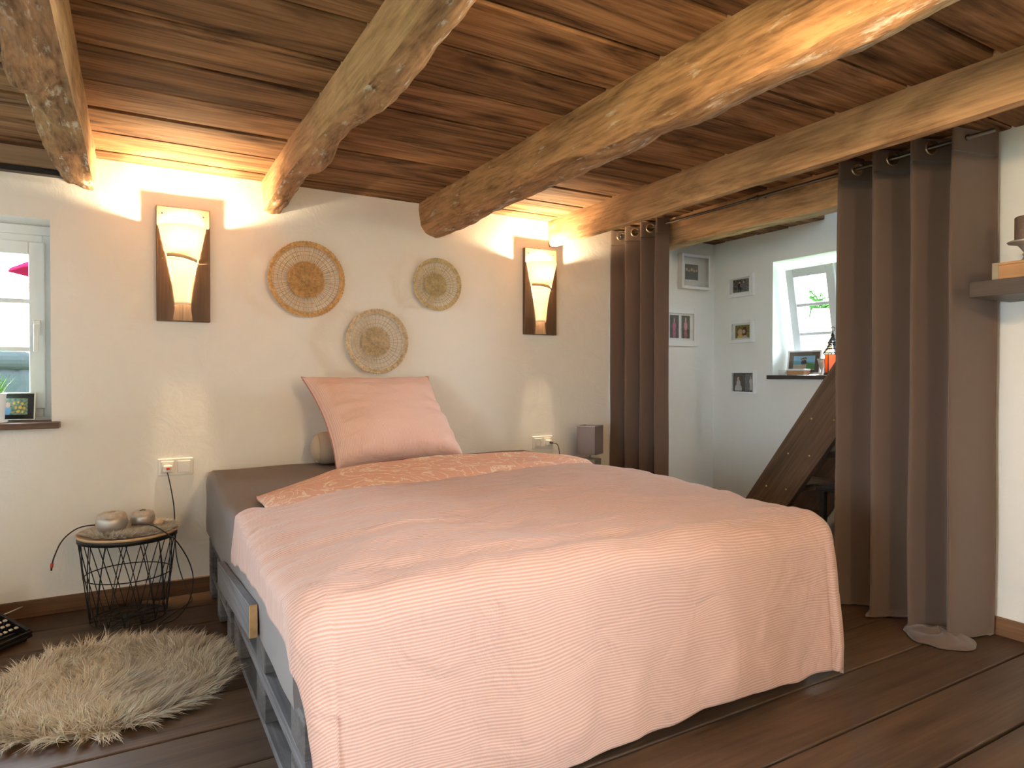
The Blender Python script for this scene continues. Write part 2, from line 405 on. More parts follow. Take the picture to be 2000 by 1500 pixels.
# alcove side wall with window
ay0, ay1, az0, az1 = 2.30, 3.107, 1.07, 1.887
w = MB()
w.box((XA, 1.40, -.1), (XA + .35, ay0, 3.3)).box((XA, ay1, -.1), (XA + .35, D, 3.3))
w.box((XA, ay0, -.1), (XA + .35, ay1, az0)).box((XA, ay0, az1), (XA + .35, ay1, 3.3))
struct(w.build('wall_alcove', M['plaster_alcove']))
struct(MB().box((XR + .2, 1.22, -.1), (XA + .35, 1.40, 3.3)).build('wall_alcove_front', M['plaster_alcove']))
# right wall with an unseen window near the camera
ry0, ry1, rz0, rz1 = -2.30, 0.10, 0.75, 2.0
w = MB()
w.box((XR, YB, -.1), (XR + .35, ry0, H + .1)).box((XR, ry1, -.1), (XR + .2, 1.40, H + .1))
w.box((XR, ry0, -.1), (XR + .35, ry1, rz0)).box((XR, ry0, rz1), (XR + .35, ry1, H + .1))
struct(w.build('wall_right', M['plaster']))
struct(MB().box((XR - .01, 1.25, H + .125), (XR + .1, D, 3.3)).build('wall_stair_upper', M['plaster_alcove']))
struct(MB().box((XR + .1, 1.40, 3.2), (XA, D, 3.3)).build('ceiling_stair', M['plaster_alcove']))
# left wall with an unseen window
w = MB()
w.box((XL - .3, YB, -.1), (XL, -0.9, H + .1)).box((XL - .3, 0.6, -.1), (XL, D + .2, H + .1))
w.box((XL - .3, -.9, -.1), (XL, .6, 0.50)).box((XL - .3, -.9, 1.50), (XL, .6, H + .1)).box((XL - .3, -.9, .5), (XL, -.1, 1.50))
struct(w.build('wall_left', M['plaster']))
struct(MB().box((XL - .3, YB - .3, -.1), (XR + .3, YB, H + .1)).build('wall_front', M['plaster']))

# floor: a dark sub-floor with every board lying on it
fl = struct(MB().box((XL - .3, YB - .3, -.12), (XA + .35, D + .2, -.03)).build('floor', plain('floor_gap', (0.008, 0.006, 0.005), 0.9)))
def plank_mesh(name, x0, x1, w_, th, mat, bev):
    me = MB().box((x0, 0, -th), (x1, w_, 0)); return me.mesh(name, mat)
fm = plank_mesh('floor_plank', XL - .2, XA + .3, 0.236, 0.03, M['floor'], .004)
k = -20
while 1.22 + .245 * k < D:
    y0 = 1.22 + .245 * k + .0045
    p = part('floor_plank', fm, fl, (0, y0, random.uniform(-.0015, 0)))
    p.rotation_euler = (random.uniform(-.002, .002), 0, random.uniform(-.0008, .0008))
    md = p.modifiers.new('bevel', 'BEVEL'); md.width = .004; md.segments = 2
    k += 1
# ceiling
cl = struct(MB().box((XL - .3, YB - .3, H + .035), (XA + .35, D + .2, H + .12), 0).build('ceiling', plain('ceiling_gap', (0.01, 0.007, 0.005), 0.9)))
cl.data.clear_geometry()
cb = MB().box((XL - .3, YB - .3, H + .035), (XR, D + .2, H + .12)).box((XR, 2.77, H + .035), (XA + .35, D + .2, H + .12))
cl.data = cb.mesh('ceiling', plain('ceiling_backing', (0.01, 0.007, 0.005), 0.9))
def ceil_plank(x1):
    return MB().box((XL - .2, 0, 0), (x1, .258, .03)).mesh('ceiling_plank', M['ceil'])
cmL, cmS = ceil_plank(XA + .1), ceil_plank(XR)
k = -21
while 2.15 + .275 * k < D:
    y0 = 2.15 + .275 * k + .0085
    p = part('ceiling_plank', cmL if y0 > 2.69 else cmS, cl, (0, y0, H + random.uniform(0, .004)))
    p.rotation_euler = (random.uniform(-.008, .008), 0, random.uniform(-.0012, .0012))
    md = p.modifiers.new('bevel', 'BEVEL'); md.width = .004; md.segments = 1
    k += 1

# skirting
struct(MB().box((XL, D - .018, 0), (.36, D, .075)).build('baseboard_back', M['skirt'], bevel=.003))
struct(MB().box((XR - .018, YB, 0), (XR, 1.40, .075)).build('baseboard_right', M['skirt_y'], bevel=.003))
struct(MB().box((XR, D - .015, 0), (XA, D, .06)).build('baseboard_alcove', M['skirt'], bevel=.003))
# light board and black strip above the left window
struct(MB().box((XL, D - .03, 2.015), (-.24, D, H)).build('trim_1', wood('pale_lintel', (0.30, 0.19, 0.10), (0.50, 0.34, 0.20), 'X', knots=0.1, vary=0)))
struct(MB().box((XL, D - .045, 1.985), (-.22, D, 2.012)).build('trim_2', M['black'], bevel=.002))

# ------------------------------------------------------------------ beams
def beam(name, label, sec, y0, y1, mats, rough=.008, wander=.01, seed=0, sub=5, bumps=(), midx=None, step=.035):
    """sec: list of (x, z, material index of the face that starts there); first to last goes round the exposed side"""
    ring_ = []
    for (xa, za, ma), (xb, zb, _) in zip(sec, sec[1:]):
        for q in range(sub):
            t = q / sub; ring_.append((xa + (xb - xa) * t, za + (zb - za) * t, ma))
    ring_.append((sec[-1][0], sec[-1][1], 0))
    ring_ += [(sec[-1][0], H + .02, 0), (sec[0][0], H + .02, 0)]
    n_ = len(ring_); N = int((y1 - y0) / step)
    cx = sum(p[0] for p in sec) / len(sec); cz = H
    vs = []; fs = []; mi = []
    for j in range(N + 1):
        y = y0 + (y1 - y0) * j / N
        wx = wander * nz(y * .8, seed, 0) ; wz = wander * nz(y * .9, seed, 5)
        for i, (x, z, ma) in enumerate(ring_):
            dx, dz = x - cx, z - cz; L = math.hypot(dx, dz) or 1
            d = rough * (nz(x * 9, y * 4, z * 9 + seed * 3) + .5 * nz(x * 25, y * 14, z * 25 + seed)) if z < H - .004 else 0
            if ma == 1: d *= 2.2
            for (bx, bz, by, bw, ba) in bumps:
                g = math.exp(-((y - by) / bw) ** 2 - ((x - bx) ** 2 + (z - bz) ** 2) / .004); d += ba * g
            k_ = 1 if z < H - .004 else .3
            vs.append((x + dx / L * d + wx * k_, y, min(z + dz / L * d + wz * (1 if z < H - .004 else 0), H + .02)))
    for j in range(N):
        for i in range(n_):
            a = j * n_ + i; b_ = j * n_ + (i + 1) % n_
            fs.append((a, b_, b_ + n_, a + n_)); mi.append(ring_[i][2])
    fs.append(tuple(range(n_))[::-1]); fs.append(tuple(N * n_ + i for i in range(n_))); mi += [0, 0]
    m_ = MB(); m_.v = vs; m_.f = fs; m_.mi = mi; m_.smooth = [True] * (len(fs) - 2) + [False] * 2
    o = m_.build(name, mats)
    e = o.modifiers.new('edge', 'EDGE_SPLIT'); e.split_angle = R(38)
    return tag(o, label, 'ceiling beam')
Y0 = YB
beam('ceiling_beam', 'gnarled narrow beam in the top left corner, nearest the left window',
     [(-.325, H, 1), (-.275, 1.975, 1), (-.245, 1.957, 1), (-.150, 1.955, 0), (-.137, H, 0)], Y0, D + .02, [M['sawn'], M['bark']], .012, .02, 1,
     bumps=[(-.29, 1.96, 2.35, .14, .045), (-.30, 2.0, 3.0, .18, .02), (-.30, 1.97, 1.7, .2, .02)])
beam('ceiling_beam', 'sawn beam with a waney weathered underside, right of the left wall lamp',
     [(.600, H, 0), (.610, 1.960, 1), (.650, 1.948, 1), (.688, 1.956, 1), (.725, 1.99, 1), (.74, H, 0)], Y0, D + .02, [M['sawn'], M['bark']], .008, .02, 2,
     bumps=[(.69, 1.96, 2.75, .16, .035), (.70, 1.96, 1.9, .25, .02)])
beam('ceiling_beam', 'thick rounded log beam with knots and bark, crossing the middle of the ceiling',
     [(1.48, H, 0), (1.492, 1.975, 0), (1.520, 1.935, 1), (1.585, 1.915, 1), (1.645, 1.928, 1), (1.680, 1.965, 1), (1.69, H, 1)], Y0, D + .02, [M['log'], M['bark']], .007, .02, 3,
     bumps=[(1.63, 1.93, 1.75, .10, -.03), (1.5, 1.95, 2.3, .25, .015), (1.52, 1.93, 1.5, .3, .012)])
beam('ceiling_beam', 'long straight sawn beam above the foot of the dark curtains',
     [(2.385, H, 0), (2.388, 1.955, 0), (2.394, 1.935, 0), (2.44, 1.935, 0), (2.452, 1.95, 0), (2.455, H, 0)], Y0, D + .02, [M['sawn'], M['bark']], .004, .008, 4)
beam('ceiling_beam', 'orange beam behind the curtain rod over the alcove opening',
     [(3.02, H, 0), (3.022, 1.94, 0), (3.03, 1.925, 0), (3.14, 1.925, 0), (3.15, 1.94, 0), (3.155, H, 0)], 1.47, D + .02, [M['sawn'], M['bark']], .004, .006, 5)

# ------------------------------------------------------------------ windows
def rect_frame(m_, x0, x1, z0, z1, wd, y0, y1, T=None):
    m_.box((x0, y0, z0), (x0 + wd, y1, z1), T=T).box((x1 - wd, y0, z0), (x1, y1, z1), T=T)
    m_.box((x0 + wd, y0, z0), (x1 - wd, y1, z0 + wd), T=T).box((x0 + wd, y0, z1 - wd), (x1 - wd, y1, z1), T=T)
    return m_
def sash(parent, x0, x1, z0, z1, y, T, mun=2, handle=None):
    fr = MB(); rect_frame(fr, x0, x1, z0, z1, .062, y, y + .05, T)
    s_ = fr.build('sash', M['upvc'], parent, bevel=.006)
    gx0, gx1, gz0, gz1 = x0 + .055, x1 - .055, z0 + .055, z1 - .055
    for q in range(mun):
        z = gz0 + (gz1 - gz0) * (q + 1) / (mun + 1)
        MB().box((gx0, y + .008, z - .011), (gx1, y + .042, z + .011), T=T).build('glazing_bar', M['upvc'], s_, bevel=.004)
    for q in range(mun + 1):
        za = gz0 + (gz1 - gz0) * q / (mun + 1) + .0115; zb = gz0 + (gz1 - gz0) * (q + 1) / (mun + 1) - .0115
        MB().box((gx0 + .004, y + .023, za), (gx1 - .004, y + .027, zb), T=T).build('pane', M['glass'], s_)
    if handle:
        hx, hz = handle
        h_ = MB().box((hx - .014, y - .012, hz - .035), (hx + .014, y, hz + .035), T=T).box((hx - .007, y - .035, hz + .0), (hx + .007, y - .01, hz + .014), T=T)
        h_.box((hx - .010, y - .045, hz - .115), (hx + .010, y - .030, hz + .014), T=T)
        h_.build('window_handle', M['white'], s_, bevel=.004)
    return s_
I4 = Matrix.Identity(4)
fy = D + .17
win1 = struct(rect_frame(MB(), ox0, ox1, .89, oz1 - .045, .045, fy, fy + .07).box((ox0, fy + .0, oz1 - .045), (ox1, fy + .07, oz1))
              .box((ox0, fy - .01, .85), (ox1, fy + .07, .89)).box(((ox0 + ox1) / 2 - .02, fy + .031, .93), ((ox0 + ox1) / 2 + .02, fy + .07, oz1 - .09)).build('window_1', M['upvc'], bevel=.004))
mid = (ox0 + ox1) / 2
sash(win1, mid + .005, ox1 - .035, .93, oz1 - .08, fy - .02, I4, handle=(ox1 - .066, 1.31))
sash(win1, ox0 + .035, mid - .005, .93, oz1 - .08, fy - .02, I4)
MB().box((ox0 - .06, D - .075, .848), (ox1 + .035, fy - .012, .876)).build('window_sill', wood('sill_wood', (.07, .035, .02), (.22, .13, .08), 'X', knots=0, vary=0), win1, bevel=.004)
# alcove window: local x -> world -y, local y -> world +x
TA = Matrix(((0, 1, 0, XA), (-1, 0, 0, ay1), (0, 0, 1, 0), (0, 0, 0, 1)))
aw = ay1 - ay0; afy = .27
fr = MB(); rect_frame(fr, 0, aw, 1.10, az1, .045, afy, afy + .07, TA); fr.box((aw / 2 - .03, afy, 1.14), (aw / 2 + .03, afy + .07, az1 - .04), T=TA)
win2 = struct(fr.build('window_2', M['upvc'], bevel=.004))
tilt = Matrix.Translation((0, afy - .005, 1.13)) @ Matrix.Rotation(R(10.5), 4, 'X') @ Matrix.Translation((0, -afy + .005, -1.13))
for (a, b_) in ((.03, aw / 2 - .004), (aw / 2 + .004, aw - .03)):
    sash(win2, a, b_, 1.13, az1 - .035, afy - .055, TA @ tilt)
MB().box((-.02, -.04, 1.062), (aw + .02, afy, 1.090), T=TA).build('window_sill', wood('dark_sill', (.03, .022, .018), (.08, .06, .045), 'Y', knots=0, vary=0), win2, bevel=.003)
# unseen windows that let the daylight in
def cross_window(name, T, wd, z0, z1):
    f_ = MB(); rect_frame(f_, 0, wd, z0, z1, .05, 0, .06, T); f_.box((wd / 2 - .025, 0, z0), (wd / 2 + .025, .06, z1), T=T)
    o = struct(f_.build(name, M['upvc']))
    for a in (0, 1):
        MB().box((.05 + a * (wd / 2 - .025), .028, z0 + .05), (wd / 2 - .025 + a * (wd / 2 - .025), .032, z1 - .05), T=T).build('pane', M['glass'], o)
    return o
cross_window('window_3', Matrix(((0, 1, 0, XR + .27), (-1, 0, 0, ry1), (0, 0, 1, 0), (0, 0, 0, 1))), ry1 - ry0, rz0, rz1)
cross_window('window_4', Matrix(((0, -1, 0, XL - .15), (1, 0, 0, -.1), (0, 0, 1, 0), (0, 0, 0, 1))), .7, .50, 1.50)

# ------------------------------------------------------------------ outdoors
tag(MB().grid(lambda u, v: (-12 + 34 * u, -10 + 36 * v, -.28 + .1 * nz(u * 9, v * 9)), 24, 24).build('garden_lawn', M['lawn']), kind='structure')
def palm(loc):
    t_ = thing('palm_tree', 'green palm with arching fronds outside the alcove window', 'palm tree', loc)
    MB().tube([(0, 0, -.1), (.02, 0, .8), (0, 0, 1.75)], [.10, .08, .07]).build('trunk', M['endgrain'], t_)
    r_ = random.Random(5)
    for q in range(13):
        a = 2 * math.pi * q / 13 + r_.uniform(-.2, .2); el = r_.uniform(.3, 1.1); L = r_.uniform(.8, 1.1)
        m_ = MB(); pts = []
        for i in range(9):
            t = i / 8; e = el - 1.5 * t; 
            pts.append(Vector((math.cos(a) * L * t * math.cos(el * .5), math.sin(a) * L * t * math.cos(el * .5), 1.75 + L * (math.sin(el) * t - .75 * t * t))))
        m_.tube(pts, .008, 4)
        for i in range(1, 9):
            for sgn in (-1, 1):
                for hh in (0, .5):
                    p = pts[i - 1].lerp(pts[i], hh); d = (pts[i] - pts[i - 1]).normalized(); s_ = d.cross(Vector((0, 0, 1))).normalized() * sgn
                    tip = p + s_ * .26 * (1.1 - i / 9) + d * .14 + Vector((0, 0, -.05))
                    m_.add([p, p + d * .022, tip], [(0, 1, 2)])
        m_.build('frond', M['palm'], t_)
palm((6.1, 4.22, .02))
pr = thing('parasol', 'folded-out red garden parasol seen through the top left pane', 'parasol', (-.42, 8.1, -.25))
MB().lathe([(.62, 2.36), (.60, 2.40), (.3, 2.56), (.02, 2.68)], n=8).build('canopy', M['parasol'], pr)
MB().tube([(0, 0, 0), (0, 0, 2.64)], .02).build('pole', M['white'], pr)
bx_ = thing('storage_box', 'grey rounded garden storage box seen through the lowest left pane', 'storage box', (-1.20, 6.2, -.25))
MB().box((-.75, -.35, 0), (.55, .35, 1.42)).build('body', M['grey'], bx_, bevel=.12, seg=4)
MB().box((-.77, -.37, 1.38), (.57, .37, 1.52)).build('lid', M['grey'], bx_, bevel=.07, seg=4)

# ------------------------------------------------------------------ bed: pallets
def pallet(name, label, x0, y0, z0, lx, ly, along, hz=.152, side_board=False):
    """euro pallet; 'along' is the direction of its deck boards"""
    t_ = thing(name, label, 'pallet', (x0, y0, z0), group='pallets under the bed')
    th = .022; mat = M['pallet'] if along == 'Y' else M['pallet_x']; matc = M['pallet_x'] if along == 'Y' else M['pallet']
    L, Wd = (ly, lx) if along == 'Y' else (lx, ly)
    def bx(a0, a1, b0, b1, z0_, z1_):      # a along, b across
        return ((b0, a0, z0_), (b1, a1, z1_)) if along == 'Y' else ((a0, b0, z0_), (a1, b1, z1_))
    def P(nm, lo, hi, m_, bev=.003):
        o = MB().box(lo, hi).build(nm, m_, t_, bevel=bev, seg=1); return o
    for q in (0, 1, 2):                    # bottom boards along
        b0 = (Wd - .10) * q / 2; P('bottom_board', *bx(0, L, b0, b0 + .10, 0, th), mat)
        for k_ in (0, 1, 2):
            a0 = (L - .145) * k_ / 2; P('block', *bx(a0, a0 + .145, b0, b0 + .10, th, hz - 2 * th), matc)
    for k_ in (0, 1, 2):
        a0 = (L - .145) * k_ / 2; P('cross_board', *bx(a0, a0 + .145, 0, Wd, hz - 2 * th, hz - th), matc)
    nb = 5 if Wd > .7 else 4
    for q in range(nb):
        b0 = (Wd - .12) * q / (nb - 1); P('deck_board', *bx(0, L, b0, b0 + .12, hz - th, hz), mat)
    if side_board:
        ob = MB().box((-.049, ly - .715, .155), (-.024, ly + .10, .255)); ob.mi = [0, 0, 1, 0, 0, 0]
        ob.v = [(vx, vy, vz - .085 * (vy - ly + .715)) for vx, vy, vz in ob.v]; ob.build('side_board', [M['pallet'], M['endgrain']], t_, bevel=.002, seg=1)['label'] = 'grey side board with a raw orange sawn end'
    return t_
PH = .152
for lev, nm in ((0, 'bottom'), (1, 'top')):
    z = .0005 + lev * PH
    pallet('pallet', f'grey painted wooden pallet at the head of the bed near the socket, {nm} layer', .335, 2.79, z, 1.2, .80, 'X')
    pallet('pallet', f'grey painted wooden pallet at the far head corner of the bed, {nm} layer', 1.55, 2.79, z, .63, .80, 'X')
    pallet('pallet', f'grey painted wooden pallet beside the sheepskin rug, {nm} layer', .347, 1.575, z, .8, 1.2, 'Y', side_board=bool(lev))
    pallet('pallet', f'grey painted wooden pallet at the far foot corner of the bed, {nm} layer', 1.39, 1.575, z, .8, 1.2, 'Y')
# mattress with fitted sheet
MT0, MT1 = 2 * PH + .001, .61
def mtop(y): return .532 + .028 * sstep(2.2, 2.9, y) + .055 * sstep(2.8, 3.5, y)
mt = thing('mattress', 'mattress in a taupe fitted sheet lying on the pallets', 'mattress', (1.255, 2.59, MT0))
def mattress_fn():
    m_ = MB(); x0, x1, y0, y1 = -.93, .93, -1.01, 1.03
    def fn(u, v):
        # superellipse dome over a rounded rectangle
        a = 2 * u - 1; b_ = 2 * v - 1
        return a, b_
    n_ = 60
    def pt(u, v):
        a, b_ = 2 * u - 1, 2 * v - 1
        # parametrised so that |.|>0.86 wraps down the side
        zt = MT1 - MT0
        def wrap(c, lo, hi):
            k = .80
            if abs(c) <= k: return (lo + hi) / 2 + (hi - lo) / 2 * (c / k) * .97, 0
            t = (abs(c) - k) / (1 - k); s_ = 1 if c > 0 else -1
            e = hi if s_ > 0 else lo
            if t < .35:
                q = t / .35 * math.pi / 2; w_ = (hi - lo) / 2 * .03
                return e - s_ * w_ * (1 - math.sin(q)), (1 - math.cos(q)) * .05
            return e, .05 + (t - .35) / .65 * (zt - .05)
        x, dx = wrap(a, x0, x1); y, dy = wrap(b_, y0, y1)
        zt2 = mtop(2.59 + y) - MT0; d = max(dx, dy) / zt * zt2
        if dx > 0 and dy > 0: pass
        z = zt2 - d + (.006 * nz(x * 3, y * 3) if d < .02 else 0)
        side = .007 * nz(x * 4 + 3, y * 4, z * 12) * (1 if d > .03 else 0)
        if dx > .03: x += side
        if dy > .03: y += side
        return (x, y, max(z, 0.0))
    m_.grid(pt, 70, 80)
    return m_
mattress_fn().build('fitted_sheet', M['sheet'], mt)
MB().box((-.88, -.98, 0.002), (.88, 1.0, .532 - MT0 - .03)).build('core', M['white'], mt)

# ------------------------------------------------------------------ duvet
XE0, XE1, YE = .385, 2.15, 1.575           # bed-top edges the cloth turns over
RR_ = .085
def topz(x, y): return .600 + .062 * sstep(1.6, 2.6, y) - .012 * sstep(1.2, 2.2, x) - .035 * sstep(1.6, 2.2, x) * sstep(1.9, 2.4, y)
def drape(sx, sy):
    """sx, sy: flat cloth coordinates (metres).  Returns the hanging position."""
    a = 0; ax = 0
    if sx < XE0: a = XE0 - sx; ax = -1
    elif sx > XE1: a = sx - XE1; ax = 1
    b_ = max(0, YE - sy)
    bx = min(max(sx, XE0), XE1); by = max(sy, YE)
    dist = math.hypot(a, b_)
    ex = min(bx - XE0, XE1 - bx)
    puff = .020 * nz(sx * 2.2, sy * 2.2, 1) + .010 * nz(sx * 5, sy * 9, 2) + .004 * nz(sx * 9, sy * 26, 3)
    wr = .0075 * (1 - abs(nz(sx * 2.5 + .6 * nz(sx * 2, sy * 2), sy * 11, 7)) * 2)
    edge = min(ex, by - YE) 
    dome = .025 * (1 - math.exp(-max(0, edge) / .14)) 
    ztop = topz(bx, by) - .02 + dome + puff + wr
    if dist < 1e-6: return Vector((bx, by, ztop))
    ux, uy = ax * a / dist, -b_ / dist
    RR = RR_ + (.035 if ax < 0 else 0) * a / dist
    q = dist / RR
    if q < math.pi / 2: out, drop = RR * math.sin(q), RR * (1 - math.cos(q))
    else: out, drop = RR, RR + (dist - RR * math.pi / 2)
    # vertical folds, stronger toward the hem
    perim = (bx if b_ > 0 else (-by if ax < 0 else by)) + (math.atan2(uy, ux) * .22 if a > 0 and b_ > 0 else 0)
    amp = min(1, drop / .45)
    f = .020 * math.sin(perim * 8.5 + 1.5 * nz(perim * 2, 3)) + .010 * math.sin(perim * 23 + drop * 2) * nz(perim * 3, 8) * 2
    f += .009 * nz(perim * 5, drop * 3, 4) - .004 * abs(nz(perim * 14 + drop * 3, drop * 6, 9))
    if ax > 0: f += .02
    f *= 1 - .45 * sstep(.38, .6, drop)
    out += amp * f + amp * .045
    if ax < 0: return Vector((bx - min(-ux * out, .075), by + uy * out, ztop - drop + .004 * nz(perim * 9, drop * 9)))
    return Vector((bx + ux * out, by + uy * out, ztop * 1 - drop + .004 * nz(perim * 9, drop * 9)))
def head_edge(sx):
    return lerp_table([(.15, 2.46), (.3, 2.36), (.45, 2.27), (.6, 2.30), (.93, 2.38), (1.4, 2.50), (1.77, 2.62), (2.2, 2.74), (2.5, 2.8)], sx)
SX0, SX1 = XE0 - .235, XE1 + .24
def left_edge(v):                               # overhang on the bed's left side grows to the tip and at the foot
    return SX0 + .015 * math.sin(v * 9) + .085 * sstep(.12, .45, v) - .035 * (1 - sstep(0, .2, v))
def foot_len(u): return .582 - .02 * u + .012 * math.sin(u * 17)
def duv(u, v):
    sx1 = SX1 - .37 * (1 - sstep(-.02, .30, v))
    sx = left_edge(v) + (sx1 - left_edge(v)) * u
    y1 = head_edge(sx); y0 = YE - foot_len(u)
    return sx, y1 + (y0 - y1) * v
duvet = thing('duvet', 'pink and white pinstriped duvet spread over the bed and hanging to the floor', 'duvet', (0, 0, 0))
mb = MB(); mb.grid(lambda u, v: drape(*duv(u, v)), 230, 200, uvfn=lambda u, v: duv(u, v))
o = mb.build('cover', M['duvet'], duvet); sol = o.modifiers.new('s', 'SOLIDIFY'); sol.thickness = .012; sol.offset = -1
# seam piping along the left and lower hem
def edge_pts(fn, n_=160): return [fn(i / n_) for i in range(n_ + 1)]
MB().tube(edge_pts(lambda t: drape(*duv(0, t)) + Vector((-.002, 0, 0))), .0028, 6).build('piping', M['seam'], duvet)
# folded-back patterned underside at the head
def flap(u, v):
    x = .44 + (1.99 - .44) * u
    yb = lerp_table([(.44, 2.84), (.8, 3.04), (1.4, 3.17), (1.8, 3.12), (2.0, 2.95)], x)
    ya = head_edge(max(x, .52)) - .10
    y = ya + (yb - ya) * v
    edge = min(v * .55, 1 - v, u * 2.0, 1)
    h = .022 + (.075 + .02 * math.sin(u * 3.1)) * min(1, (1 - v) * 4) ** .5 * min(1, u * 5) ** .5 - .03 * (1 - sstep(0, .28, v))
    return Vector((x, y, mtop(y) + .012 + h + .010 * nz(x * 3, y * 4, 2) * min(1, (1 - v) * 4) + .003 * nz(x * 10, y * 16)))
mb = MB(); mb.grid(flap, 90, 40); 
o = mb.build('folded_underside', M['floral'], duvet); sol = o.modifiers.new('s', 'SOLIDIFY'); sol.thickness = .02; sol.offset = -1
o['label'] = 'folded-back salmon underside with a pale floral pattern'

# pillow
def cushion(name, mat, parent, TL, TR, BR, BL, th, n_=48, seed=0, pinch=.05, seam=True, uvs=(.8, .8)):
    TL, TR, BR, BL = map(Vector, (TL, TR, BR, BL)); N = (TR - TL).cross(TL - BL).normalized()
    if N.y > 0: N = -N
    cen = (TL + TR + BR + BL) / 4
    def outline(u, v):
        # pull the sides in between the corners
        uu = u + pinch * (1 - (2 * v - 1) ** 2) * (1 - 2 * u) * abs(2 * u - 1)
        vv = v + pinch * (1 - (2 * u - 1) ** 2) * (1 - 2 * v) * abs(2 * v - 1)
        return (TL.lerp(TR, uu)).lerp(BL.lerp(BR, uu), vv)
    def surf(s_):
        def fn(u, v):
            p = outline(u, v); e = (1 - (2 * u - 1) ** 4) * (1 - (2 * v - 1) ** 4)
            h = th * max(0, e) ** .55 * (.78 + .22 * (v))
            cr = math.exp(-min(u, 1 - u) / .12) * .016 * math.sin(v * 34 + 3 * nz(v * 4, seed)) + math.exp(-min(v, 1 - v) / .1) * .006 * math.sin(u * 40)
            wr = .02 * nz(u * 3, v * 2.5, seed + 1) + .006 * nz(u * 5, v * 11, seed)
            k = min(1, e * 4)
            return p + N * s_ * (h + (cr * min(1, e * 2) + wr * k) * (1 if s_ > 0 else .4))
        return fn
    m_ = MB(); uvf = lambda u, v: (u * uvs[0], v * uvs[1])
    m_.grid(surf(1), n_, n_, uvfn=uvf); m_.grid(surf(-.65), n_, n_, uvfn=uvf)
    o = m_.build(name, mat, parent)
    if seam:
        pts = [outline(i / 40, 0) for i in range(40)] + [outline(1, i / 40) for i in range(40)] + [outline(1 - i / 40, 1) for i in range(40)] + [outline(0, 1 - i / 40) for i in range(40)]
        MB().tube(pts, .0035, 6, closed=True).build('seam', M['seam'], parent)
    return o
pil = thing('pillow', 'large square salmon pinstriped pillow leaning against the wall at the head of the bed', 'pillow', (0, 0, 0))
cushion('pillowcase', M['pillow'], pil, (.765, 3.50, 1.078), (1.492, 3.55, 1.080), (1.585, 3.26, .635), (.865, 3.20, .625), .150, 64)
bol = thing('bolster', 'beige bolster cushion tucked behind the pillow\'s lower left edge', 'bolster')
bm_ = MB(); pts = []; rr = []
for i in range(41):
    t = i / 40; pts.append((.815 + .5 * t, 3.50 + .03 * t, .705)); rr.append(.086 * min(1, max(.05, 1 - (1 - min(1, t / .16)) ** 2.6)) ** .5 * (1 if t < .8 else max(.1, 1 - (t - .8) * 3)))
bm_.tube(pts, rr, 20); bm_.build('cover', M['bolster'], bol)
MB().ring((0, 0, 0), .074, .0022, 40, axis='X').build('piping', M['bolster'], bol, loc=(.842, 3.502, .705))

# ------------------------------------------------------------------ fur
def fur(name, parent, base, dirs, length, width, cols, seg=3, curl=.3, seed=0, grav=.5):
    r_ = np.random.default_rng(seed); n_ = len(base)
    side = np.cross(dirs, np.array([0, 0, 1.0])) + r_.normal(scale=.3, size=(n_, 3)); side /= np.linalg.norm(side, axis=1)[:, None]
    L = length * (.6 + .7 * r_.random(n_)); per = 2 * seg + 1
    V = np.zeros((n_, per, 3)); C = np.zeros((n_, per, 3))
    bend = r_.normal(scale=curl, size=(n_, 3))
    for k_ in range(seg + 1):
        t = k_ / seg
        c = base + dirs * (L * t)[:, None] + bend * (L * t * t)[:, None]; c[:, 2] -= grav * L * t * t * .5
        c[:, 2] = np.maximum(c[:, 2], base[:, 2] + .002 * t)
        wv = width * (1 - t * .8)
        if k_ < seg:
            V[:, 2 * k_] = c - side * wv / 2; V[:, 2 * k_ + 1] = c + side * wv / 2
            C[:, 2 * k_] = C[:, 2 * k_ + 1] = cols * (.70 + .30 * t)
        else: V[:, 2 * k_] = c; C[:, 2 * k_] = cols
    faces = []
    loops = []
    idx = (np.arange(n_) * per)[:, None]
    quads = [np.hstack([idx + 2 * k_, idx + 2 * k_ + 1, idx + 2 * k_ + 3, idx + 2 * k_ + 2]) for k_ in range(seg - 1)]
    tris = np.hstack([idx + 2 * seg - 2, idx + 2 * seg - 1, idx + 2 * seg])
    q = np.vstack(quads) if quads else np.zeros((0, 4), int)
    me = bpy.data.meshes.new(name)
    me.vertices.add(n_ * per); me.vertices.foreach_set('co', V.reshape(-1).astype(np.float32))
    li = np.concatenate([q.ravel(), tris.ravel()]); me.loops.add(len(li)); me.loops.foreach_set('vertex_index', li.astype(np.int32))
    starts = np.concatenate([np.arange(len(q)) * 4, len(q) * 4 + np.arange(len(tris)) * 3])
    me.polygons.add(len(starts)); me.polygons.foreach_set('loop_start', starts.astype(np.int32))
    me.update(calc_edges=True); me.validate()
    ca = me.color_attributes.new('Col', 'FLOAT_COLOR', 'POINT')
    c4 = np.ones((n_ * per, 4), dtype=np.float32); c4[:, :3] = C.reshape(-1, 3); ca.data.foreach_set('color', c4.ravel())
    me.materials.append(M['fur'])
    o = bpy.data.objects.new(name, me); COL.objects.link(o); o.parent = parent; o['kind'] = 'stuff'
    return o
